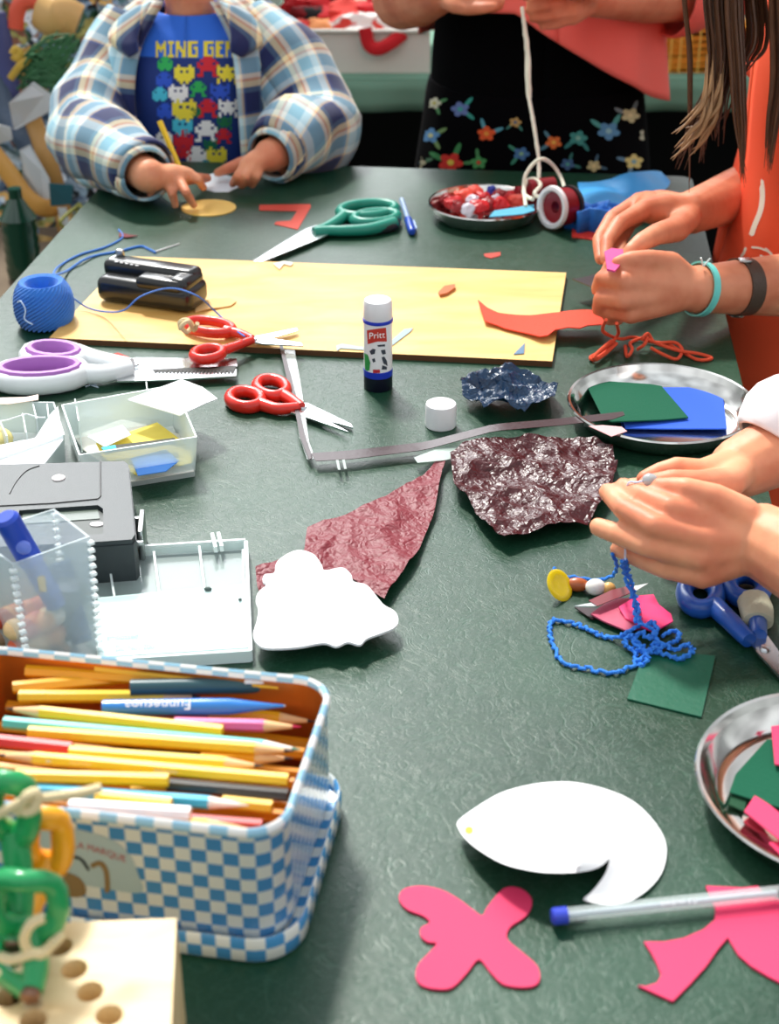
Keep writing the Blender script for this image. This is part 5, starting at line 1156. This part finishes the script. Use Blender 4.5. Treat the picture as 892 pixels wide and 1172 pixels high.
g += hand(fw, .0250, [hp(f) for f in ([(738, 240, .088), (709, 256, .088), (695, 277, .078), (694, 297, .068)], [(732, 232, .074), (701, 250, .070), (686, 275, .060), (688, 297, .052)], [(738, 232, .055), (710, 252, .050), (697, 275, .042), (699, 292, .04)], [(745, 240, .042), (722, 256, .036), (712, 275, .032), (712, 290, .03)])], hp([(775, 262, .078), (752, 268, .092), (735, 277, .094), (722, 287, .090)]), 1.12, .0165)
g += legs((rx, ry, Z0-.12), (0, .065, 0), [(rx, ry-.08, -1, 0), (rx, ry+.08, -1, 0)], (.075, .05, .035))
rg = remesh('person', g, .003, skin2, origin=(rx, ry, .002))
tag(rg, 'person with long brown hair and orange red T-shirt at the right, holding pink felt', 'person')
face(rg, at, B, 1, '#3a2618')
ored = M('orange_red_jersey', '#fb5c34', .85, bump=.12, bscale=300)
sh_ = obj('t_shirt', shell(rx, ry, [(-.30, .0, 0, .15, .120), (-.15, .0, 0, .148, .110), (.0, .0, 0, .142, .100), (.12, .0, .008, .138, .092), (.24, .0, .01, .138, .092), (.31, 0, .01, .125, .075), (.345, 0, .008, .09, .055), (.365, 0, .0, .06, .045)], facing=-PI/2, wr=.006, wf=12), ored, rg, solid=.003)
for a_, b_ in ((nsh, nel), (fsh, fel)):
    obj('sleeve', sleeve([tuple(Vector((rx, (a_.y+ry)*.5+.15*(a_.y-ry), a_.z+.016))), tuple(a_+Vector((0, 0, .006))), tuple(L3(a_, b_, .3)), tuple(L3(a_, b_, .55))], [.038, .056, .058, .056], .005, 18), ored, sh_, solid=.003)
bvr = bvh_of(sh_)
for l, w_ in (([(846, 213), (846, 225), (842, 238), (836, 248)], 1.4), ([(871, 205), (873, 222), (871, 240), (864, 258), (860, 270)], 3), ([(836, 275), (838, 285), (834, 298)], 1.2), ([(854, 283), (850, 292), (840, 298)], 1.5), ([(860, 283), (870, 284), (880, 288)], 1.2), ([(876, 284), (884, 292), (888, 302)], 1.5), ([(850, 298), (862, 304), (878, 307), (892, 304)], 1.5), ([(870, 292), (878, 296), (886, 298)], 1.2), ([(868, 150), (876, 142), (884, 134)], 1.8), ([(858, 178), (866, 168), (872, 158)], 1.6), ([(852, 200), (856, 188), (858, 178)], 1.2), ([(880, 120), (888, 112)], 1.4)):
    dg_ = decal(bvr, dline(l, w_, 0, 0), 3, .003)
    if dg_[1]: obj('printed_swirl', dg_, M('print_cream', '#fbf0dc', .7), sh_)
hairm = M('long_hair', '#563622', .4, var=.45, vscale=60); random.seed(21)
hs_ = [ball(at(0, -.022, .028), (.084, .096, .09), 14, B)]
def strand(l, r, m=None): return tube(cat(l, 6), [(r, r*.8), (r*1.3, r), (r*1.1, r*.8), (r*.6, r*.5), (r*.12, r*.12)], 6)
grp = [((789, 216), (789, 70), 1.6, 5, .0022, 1.50), ((784, 188), (822, 80), 9, 14, .0022, 1.52), ((806, 180), (826, 70), 9, 20, .0024, 1.53), ((822, 160), (834, 70), 8, 16, .0026, 1.54), ((851, 207), (846, 90), 5, 20, .0025, 1.50), ((880, 192), (892, 80), 5, 18, .0026, 1.49), ((905, 170), (905, 60), 10, 16, .003, 1.52), ((850, 95), (866, 40), 9, 10, .0024, 1.52)]
for (tx, ty), (mx_, my), sp_, n_, r_, Y in grp:
    for k in range(n_):
        j = random.gauss(0, sp_); j2 = random.gauss(0, sp_*.45); yy = Y+random.uniform(-.02, .02)
        a = at(-random.uniform(.045, .082), random.uniform(-.06, .045), random.uniform(-.01, .07)); a2 = Q(mx_+j*.9, -60, yy+.01)
        b_ = Q(mx_+j, my, yy); c_ = Q(tx*.6+mx_*.4+j*.8, (ty+my)/2, yy); e_ = Q(tx+j2-random.uniform(0, 8)*(1 if tx < 805 and sp_ > 3 else 0), ty+random.uniform(-26, 8), yy)
        hs_.append(strand([a, L3(a, a2, .6)+Vector((0, -.02, 0)), a2, b_, c_, e_], r_*random.uniform(.6, 1.1)))
hobj = obj('hair', hs_, hairm, rg)
tips = []
for k in range(16):
    x0, y0, yy = random.uniform(800, 822), random.uniform(105, 150), 1.49+random.uniform(-.01, .01)
    tips.append(tube(cat([Q(x0+7, y0-60, yy+.03), Q(x0+5, y0-20, yy+.006), Q(x0, y0, yy), Q(x0-random.uniform(8, 16), y0+random.uniform(14, 22), yy), Q(x0-random.uniform(22, 36), y0+random.uniform(26, 40), yy)], 6), [.0002, .0010, .0024, .0022, .0014, .0002], 6))
obj('lighter_tips', tips, M('hair_tips', '#9c7650', .45, var=.3, vscale=60), hobj)
# bracelet and watch : worn, so parts of the person
ax = (nel-nw).normalized(); Ra = ax.to_track_quat('Z', 'Y').to_matrix()
tq = M('turquoise', '#6cd0c8', .4)
def ringat(t_, r_, h_, th_, m_, nm, tilt=0):
    c = L3(nw, nel, t_); return obj(nm, lathe([(r_, -h_), (r_+th_, -h_), (r_+th_, h_), (r_, h_), (r_, -h_)], c, 40, Ra @ Matrix.Rotation(tilt, 3, 'X')), m_, rg, sharp=50)
br_ = ringat(.02, .0255, .0036, .0018, tq, 'turquoise_bracelet', .12)
c = L3(nw, nel, .02)
obj('bracelet_tie', [tube([c+Vector((.0, -.006, .026)), c+Vector((-.004, -.010, .036))], .0009, 6), tube([c+Vector((.0, -.006, .026)), c+Vector((.006, -.006, .034))], .0009, 6)], M('tie_white', '#e8f4f0', .5), br_)
wt = ringat(.26, .0275, .0085, .0016, M('brown_leather', '#4a3a30', .5, bump=.3, bscale=300), 'wrist_watch')
c = L3(nw, nel, .26)
obj('watch_case', lathe([(.0, .0295), (.008, .0300), (.009, .0285), (.009, .027)][::-1], c, 24, Matrix.Rotation(PI, 3, 'X') @ Matrix.Rotation(.0, 3, 'Z')), steel, wt)
obj('buckle', box(c+Vector((.0, -.004, .0300)), (.012, .010, .003), 0, .001), brushed, wt)
for nm, px, z, c_, lb in (('felt_piece', [(692, 290), (700, 286), (718, 288), (714, 300), (704, 312), (695, 310)], .085, '#d84488', 'pink felt piece pinched between the fingers of the orange red shirted person'),):
    scrap(nm, px, c_, lb, 'felt', z=z, th=.002)
scrap('metal_blade', [(655, 320), (664, 319), (684, 314), (684, 332), (672, 327)], '#5c6468', 'grey blade tip poking out left of the fist with turquoise bracelet', 'blade', z=.02, th=.001, rough=.3, metal=1)

# ---------------------------------------------------------------- the near person at the right, white sleeve
nx, ny = .50, .92
hd, at, B = head((nx-.04, ny, Z0+.52), (-1, .1, -.6), 1.0)
cw_, fw_ = P(872, 618, .066), P(848, 535, .066)
nsh, fsh = Vector((nx, ny-.13, Z0+.30)), Vector((nx, ny+.13, Z0+.30))
nel, fel = P(1010, 690, .07), P(990, 470, .09)
g = [tube([(nx, ny, Z0-.15), (nx, ny, Z0-.02), (nx, ny, Z0+.12), (nx, ny, Z0+.24), (nx, ny, Z0+.31), (nx, ny, Z0+.35)], [(.09, .12), (.08, .11), (.072, .10), (.075, .12), (.06, .11), (.04, .05)], 24, zref=(0, 1, 0))]
g += chain([((nx, ny, Z0+.32), .036), ((nx-.03, ny, Z0+.43), .036)]) + hd
g += chain([(nsh, .042), (nel, .034), (L3(nel, cw_, .5), .031), (cw_, .0255)]) + chain([(fsh, .042), (fel, .034), (L3(fel, fw_, .5), .030), (fw_, .0235)])
g += hand(cw_, .0250, [hp(f) for f in ([(815, 592, .084), (767, 581, .094), (736, 568, .092), (714, 557, .087)], [(803, 616, .075), (749, 602, .087), (714, 582, .086), (696, 563, .081)], [(798, 638, .062), (742, 625, .072), (707, 611, .069), (685, 603, .066)], [(804, 660, .047), (760, 650, .053), (730, 638, .052), (708, 628, .050)])], hp([(850, 588, .086), (820, 570, .097), (785, 560, .101), (756, 557, .098)]), .98, .0138, (.0092, .0083, .0077, .0068))
g += hand(fw_, .0235, [hp(f) for f in ([(806, 540, .080), (775, 535, .090), (754, 541, .088), (738, 548, .086)], [(812, 547, .068), (775, 552, .074), (745, 556, .074), (724, 556, .074)], [(818, 556, .054), (785, 562, .056), (762, 566, .054), (745, 566, .052)], [(826, 562, .044), (796, 568, .044), (776, 572, .042), (762, 572, .040)])], hp([(835, 552, .078), (800, 553, .090), (770, 550, .094), (742, 553, .092)]), .95, .0135, (.0100, .0082, .0074, .0064))
g += legs((nx, ny, Z0-.12), (0, .06, 0), [(nx, ny-.08, -1, 0), (nx, ny+.08, -1, 0)], (.072, .05, .035))
np_ = remesh('person', g, .0023, skin1, smooth_it=2, origin=(nx, ny, .002))
tag(np_, 'person at the near right with a loose white sleeve, pinching a thread with both hands', 'person')
face(np_, at, B, 1, '#6a4a30')
obj('hair', ball(at(0, -.022, .03), (.082, .094, .088), 14, B), M('light_brown_hair', '#6a4a30', .7, bump=.8, bscale=120), np_)
wht = M('white_cotton', '#f4f4f8', .85)
ws_ = obj('white_shirt', shell(nx, ny, [(-.28, 0, 0, .15, .115), (-.1, 0, 0, .145, .105), (.1, 0, 0, .135, .092), (.24, 0, 0, .135, .092), (.30, 0, 0, .12, .075), (.345, 0, 0, .06, .05)], facing=-PI/2, wr=.006), wht, np_, solid=.003)
obj('sleeve', sleeve([tuple(fsh+Vector((0, -.05, .014))), tuple(fsh+Vector((0, 0, .004))), tuple(L3(fsh, fel, .5)+Vector((0, .01, 0))), tuple(fel), tuple(L3(fel, fw_, .5)+Vector((0, .006, .006))), tuple(L3(fel, fw_, .66)+Vector((0, .004, -.004)))], [.038, .056, .060, .056, .050, .044, .038], .008, 20), wht, ws_, solid=.003)
obj('sleeve', sleeve([tuple(nsh+Vector((0, .05, .014))), tuple(nsh+Vector((0, 0, .004))), tuple(L3(nsh, nel, .5)), tuple(L3(nsh, nel, .9))], [.038, .056, .058, .055], .006, 20), wht, ws_, solid=.003)
for nm, (q, v_) in enumerate(((P(752, 557, .104), 0), (P(708, 553, .093), 0))): pass
tag(obj('clear_bead', ball(P(744, 549, .100), (.0055, .0045, .0045), 8), M('clear_bead', '#b8c8cc', .1, alpha=.7, spec=1)), 'small clear bead pinched between the near hands', 'bead')
tag(obj('thread', tube(cat(yp([(744, 549, .100), (730, 552, .098), (718, 556, .094), (716, 600, .062), (716, 640, .056)]), 5), .0007, 6), M('pale_thread', '#cfe4ff')), 'fine pale thread running from the bead through the near fingers', 'thread')

# ================================================================ background : second table, trays, fabrics
t2 = thing('display_table', 'second table under a green cloth behind the people', 'table', (.25, 3.15, 0))
BT = .69
obj('tablecloth_top', box((.6, 3.15, BT-.006), (1.68, .8, .012), 0, .004), M('pale_green_cloth', '#6f9a84', .9), t2)
V, Fc = [], []
for i in range(121):
    x = -.24+1.68*i/120; f = .006*math.sin(x*40)
    for j in range(4): V.append(Vector((x, 2.747+f*j/3, BT-.004-.055*j/3)))
for i in range(120):
    for j in range(3): Fc.append((i*4+j, i*4+j+4, i*4+j+5, i*4+j+1))
obj('cloth_skirt', (V, Fc, None), M('pale_green_cloth', '#6f9a84'), t2, solid=.002)
for x, y in ((-.18, 2.82), (1.36, 2.82), (-.18, 3.46), (1.36, 3.46)): obj('leg', box((x, y, BT/2-.01), (.04, .04, BT-.02), 0, .004), M('dark_metal', '#22282a'), t2)
obj('dark_gap_sheet', box((.6, 3.50, .34), (1.6, .015, .64)), M('gap_shade', '#050607', .95), t2)  # black sheet standing in for the shade in the gap under the table
c = Q(440, 84, 2.80); wt_ = thing('storage_tray', 'pale grey white storage tray full of red and black fabric behind the plaid shirted person', 'tray', (c.x-.02, 2.90, BT))
xx0, xx1 = Q(330, 80, 2.80).x, Q(492, 80, 2.80).x
V = []; 
def obox(x0, x1, y0, y1, z0, h, t_=.004): # open box
    o = [(x0, y0), (x1, y0), (x1, y1), (x0, y1)]; i = [(x0+t_, y0+t_), (x1-t_, y0+t_), (x1-t_, y1-t_), (x0+t_, y1-t_)]
    V = [Vector((a, b, z0)) for a, b in o]+[Vector((a, b, z0+h)) for a, b in o]+[Vector((a, b, z0+h)) for a, b in i]+[Vector((a, b, z0+t_)) for a, b in i]; Fc = [(3, 2, 1, 0), (12, 13, 14, 15)]
    for r in range(3):
        for k in range(4): Fc.append((r*4+k, r*4+(k+1) % 4, r*4+4+(k+1) % 4, r*4+4+k))
    return (V, Fc, None)
obj('tray_wall', obox(xx0, xx1, 2.79, 3.05, BT, .075), M('tray_grey', '#d8dad0', .5), wt_, smooth=False)
obj('rim', tube([(xx0, 2.787, BT+.075), (xx1, 2.787, BT+.075)], .004, 8), M('tray_grey', '#d8dad0'), wt_)
random.seed(5)
fc = [('#c01c24', 'red'), ('#0a0c0e', 'black'), ('#e8e0dc', 'white'), ('#d8443c', 'coral red'), ('#e89860', 'orange'), ('#7c1018', 'maroon')]
for i in range(26):
    px, py = 345+(i % 9)*17+random.uniform(-6, 6), 6+(i//9)*13+random.uniform(-4, 4); ci = random.choice([0, 0, 1, 1, 2, 3, 5, 4 if px < 370 else 0]); c_, n_ = fc[ci]
    p = Q(px, py, 2.84+(2-i//9)*.05); p.z = min(p.z, BT+.13); s = random.uniform(.02, .034); bb = ball((0, 0, 0), 1, 8); V = []
    for v in bb[0]:
        k = 1+.5*noise.noise(v*1.6+Vector((i*2.7, 1, 0))); V.append(Vector((p.x+v.x*s*k*1.3, p.y+v.y*s*k, p.z+v.z*s*k*.7)))
    tag(obj('fabric_scrap', (V, bb[1], None), M('fabric'+c_, c_, .9)), n_+' fabric bundle heaped in the storage tray', 'fabric', n_+' fabric bundles in the storage tray')
p = Q(440, 50, 2.77)
tag(obj('fabric_strip', tube(cat([tuple(Q(418, 32, 2.78)), tuple(Q(422, 50, 2.775)), tuple(Q(432, 56, 2.77)), tuple(Q(446, 50, 2.775)), tuple(Q(462, 38, 2.79))], 6), [(.012, .005)]*5, 8), M('fabric#c01c24', '#c01c24')), 'red fabric strip hanging over the front of the storage tray', 'fabric')
# orange basket at the right
x0_, x1_ = Q(700, 80, 2.80).x, Q(850, 80, 2.80).x
bk = thing('woven_basket', 'orange yellow woven basket on the second table behind the long brown hair', 'basket', ((x0_+x1_)/2, 2.92, BT))
bm_ = M('basket_orange', '#f0a030', .7); rr_ = []
for j in range(7): rr_.append(tube([(x0_, 2.79, BT+.007+j*.0125), (x1_, 2.79, BT+.007+j*.0125), (x1_, 3.04, BT+.007+j*.0125), (x0_, 3.04, BT+.007+j*.0125)], .0062, 8, closed=True, wr=.002, wf=60))
obj('woven_wall', [obox(x0_, x1_, 2.792, 3.038, BT, .085)]+rr_, bm_, bk)
obj('upright', [tube([(x0_+(x1_-x0_)*k/14, 2.783, BT+.002), (x0_+(x1_-x0_)*k/14, 2.783, BT+.09)], .0015, 6) for k in range(15)], M('basket_light', '#f8c860', .7), bk)['kind'] = 'stuff'
tag(obj('fabric_pile', [ball(((x0_+x1_)/2-.05, 2.9, BT+.10), (.09, .07, .05), 10), ball(((x0_+x1_)/2+.07, 2.93, BT+.10), (.08, .07, .06), 10)], M('fabric#d8443c', '#d8443c')), 'red cloth pile inside the orange woven basket', 'fabric')

# ================================================================ heap of shiny recycled craft material on the left
def wrapmat():
    m, nt, b = new_mat('wrappers'); L = nt.links; tc = N(nt, 'ShaderNodeTexCoord'); n = N(nt, 'ShaderNodeTexNoise'); n.inputs['Scale'].default_value = 9; n.inputs['Detail'].default_value = 5
    mx = N(nt, 'ShaderNodeMix', data_type='VECTOR'); mx.inputs[0].default_value = .25; L.new(tc.outputs['Object'], n.inputs['Vector']); L.new(tc.outputs['Object'], mx.inputs[4]); L.new(n.outputs['Color'], mx.inputs[5])
    v = N(nt, 'ShaderNodeTexVoronoi'); v.inputs['Scale'].default_value = 46; L.new(mx.outputs[1], v.inputs['Vector']); sp = N(nt, 'ShaderNodeSeparateColor'); L.new(v.outputs['Color'], sp.inputs[0])
    r = N(nt, 'ShaderNodeValToRGB'); r.color_ramp.interpolation = 'CONSTANT'; el = r.color_ramp.elements; cs = ['#4a6078', '#8ca4b4', '#f4f8fc', '#3c6446', '#b0ac60', '#e8b868', '#141c20', '#98b4d0', '#dce8f0', '#8c5c44', '#547c84']
    el[0].color = hexc(cs[0]); el[1].position = 1/11; el[1].color = hexc(cs[1])
    for i in range(2, 11): e = el.new(i/11); e.color = hexc(cs[i])
    L.new(sp.outputs[0], r.inputs[0]); L.new(r.outputs[0], b.inputs['Base Color']); b.inputs['Roughness'].default_value = .3; b.inputs['Metallic'].default_value = 0
    bp = N(nt, 'ShaderNodeBump'); bp.inputs['Strength'].default_value = .8; bp.inputs['Distance'].default_value = .01; L.new(v.outputs['Distance'], bp.inputs['Height']); L.new(bp.outputs[0], b.inputs['Normal']); return m
cr_ = crumple(.10, 5, 2)
def heapgeo():
    V, Fc = [], []; nx_, nz = 90, 110
    for i in range(nx_+1):
        for j in range(nz+1):
            x = -1.75+1.46*i/nx_; z = 1.35*j/nz; V.append(Vector((x, 2.95-.32*(1-z/1.35)-cr_(x, z)*1.1, z)))
    for i in range(nx_):
        for j in range(nz): a = i*(nz+1)+j; Fc.append((a, a+nz+1, a+nz+2, a+1))
    o = len(V); V += [Vector((-1.75, 3.3, 0)), Vector((-.29, 3.3, 0)), Vector((-.29, 3.3, 1.35)), Vector((-1.75, 3.3, 1.35))]
    L_ = [j for j in range(nz+1)]; R_ = [nx_*(nz+1)+j for j in range(nz+1)]; T_ = [i*(nz+1)+nz for i in range(nx_+1)]; Bt = [i*(nz+1) for i in range(nx_+1)]
    Fc += [tuple(L_)+(o+3, o), tuple(reversed(R_))+(o+1, o+2), tuple(T_)+(o+2, o+3), tuple(reversed(Bt))+(o, o+1), (o+1, o, o+3, o+2)]
    return (V, Fc, None)
tag(obj('wrapper_heap', heapgeo(), wrapmat(), smooth=False), 'tall heap of crinkled shiny wrappers and scraps at the far left', 'heap', kind='stuff')
def band(l, r, c, label, m=None, rough=.35, name='ribbon', cat_='ribbon'):
    return tag(obj(name, tube(cat(qv(l), 8), [(r, r*.45)]*3, 10, zref=(0, 1, 0)), m or M('band'+c, c, rough)), label, cat_)
band([(-10, 90, 2.5), (6, 130, 2.48), (18, 145, 2.46), (42, 178, 2.44), (52, 210, 2.44), (60, 240, 2.45)], .022, '#4a5a70', 'wide grey blue plastic band curving down the left heap')
band([(-12, 170, 2.42), (8, 195, 2.41), (30, 225, 2.40), (50, 238, 2.40), (66, 236, 2.42)], .016, '#d8a050', 'golden tan ribbon curling below the grey blue band')
band([(34, 128, 2.46), (48, 165, 2.42), (58, 195, 2.41), (68, 230, 2.42), (78, 270, 2.42), (74, 292, 2.42)], .016, '#b88a4c', 'long bronze ribbon beside the plaid elbow')
band([(52, 270, 2.38), (50, 290, 2.37), (62, 302, 2.37), (78, 295, 2.37), (82, 270, 2.38), (70, 245, 2.40)], .012, '#c4a060', 'golden gauze loop next to the table corner', rough=.5)
band([(18, 33, 2.5), (20, 12, 2.5), (30, 1, 2.5), (48, 4, 2.5)], .013, '#f0644c', 'coral red plastic curl at the top left')
band([(45, 12, 2.5), (62, 22, 2.48), (76, 20, 2.48), (90, 26, 2.48)], .030, '#dcae6c', 'tan crumpled paper swag at the top of the heap')
band([(-6, 15, 2.5), (4, 60, 2.5), (10, 100, 2.5), (2, 120, 2.5)], .018, '#54588c', 'violet blue ribbon hanging at the left picture edge')
band([(12, 90, 2.46), (22, 76, 2.45), (34, 66, 2.45), (44, 52, 2.46)], .006, '#d8b048', 'thin gold cord across the green bristles')
o_ = band([(14, 62, 2.45), (18, 56, 2.45), (23, 61, 2.45), (19, 67, 2.45), (14, 63, 2.45)], .006, '#d8b048', 'small gold ring hanging in the heap', name='gold_ring', cat_='ring')
def card3(px, Y, c, label, dz=.0):
    pts = [Q(a, b, Y+dz*i) for i, (a, b) in enumerate(px)]; n_ = Vector((0, .0025, 0)); k = len(pts)
    V = pts+[p+n_ for p in pts]; Fc = [tuple(range(k)), tuple(range(2*k-1, k-1, -1))]+[(i, i+k, (i+1) % k+k, (i+1) % k) for i in range(k)]
    return tag(obj('paper_sheet', (V, Fc, None), M('card'+c, c, .5), smooth=False), label, 'paper')
card3([(10, 118), (38, 94), (58, 108), (56, 128), (30, 142), (16, 150)], 2.40, '#eef2f8', 'white crumpled paper leaning in the middle of the heap', .01)
card3([(-10, 140), (12, 146), (14, 160), (-10, 168)], 2.40, '#e8eef4', 'white paper at the left edge above the golden ribbon', .01)
card3([(22, 172), (34, 166), (56, 204), (62, 232), (46, 230), (28, 208)], 2.38, '#e6eef6', 'long white paper strip inside the curled bands', .008)
card3([(-10, 310), (12, 300), (18, 318), (14, 336), (-10, 346)], 2.30, '#e4e8f0', 'white paper low at the left, behind the yarn ball', .01)
card3([(66, 238), (76, 238), (79, 258), (70, 262)], 2.36, '#e8f0f4', 'small white slip beside the bronze ribbon', .005)
card3([(32, 262), (44, 262), (44, 284), (34, 282)], 2.36, '#5c94c8', 'small blue card hanging beside the green bottle', .005)
card3([(56, 210), (84, 212), (82, 234), (58, 236)], 2.36, '#2c6472', 'dark teal card beside the plaid elbow', .004)
# green bristles
random.seed(9); br2 = []
for k in range(90):
    a0 = Q(random.uniform(20, 45), random.uniform(62, 104), 2.47); b0 = Q(random.uniform(60, 92), random.uniform(34, 96), 2.44); md = L3(a0, b0, .5)+Vector((0, -.02, random.uniform(-.02, .03)))
    br2.append(tube(cat([a0, md, b0], 4), random.uniform(.0012, .0026), 5))
tag(obj('raffia_bundle', br2, M('green_raffia', '#3c7048', .6, var=.5, vscale=30)), 'bundle of dark and mid green raffia strands in the heap', 'raffia', kind='stuff')
br2 = []
for k in range(30):
    a0 = Q(random.uniform(84, 118), random.uniform(232, 250), 2.3); b0 = Q(random.uniform(80, 112), random.uniform(252, 282), 2.28); br2.append(tube(cat([a0, L3(a0, b0, .5)+Vector((random.uniform(-.02, .02), -.02, 0)), b0], 4), .003, 5))
tag(obj('raffia_bundle', br2, M('olive_raffia', '#8c8a3c', .6, var=.5, vscale=30)), 'olive yellow raffia tangle below the plaid cuff', 'raffia', kind='stuff')
gbp = Q(26, 322, 2.18); 
gb_ = thing('plastic_bottle', 'dark green ribbed plastic bottle behind the yarn ball', 'bottle', (gbp.x, 2.2, gbp.z))
obj('ribbed_body', lathe([(.0, 0), (.026, .002)]+[(.026+.002*(k % 2), .006+.008*k) for k in range(12)]+[(.018, .11), (.010, .125)], (gbp.x, 2.2, gbp.z), 28), M('bottle_green', '#12402e', .15, coat=.5), gb_)
obj('neck', lathe([(.010, .124), (.010, .140), (0, .140)], (gbp.x, 2.2, gbp.z), 20), M('bottle_green', '#12402e'), gb_)
# a crate the bottle stands on and a stool of sorts under the heap's front items
cz = gbp.z; tag(obj('cardboard_box', box((gbp.x-.08, 2.28, cz/2-.001), (.36, .34, cz-.004), 0, .004), M('cardboard', '#7a6a58', .9, var=.3, vscale=12)), 'brown cardboard box carrying the green bottle beside the table', 'box')
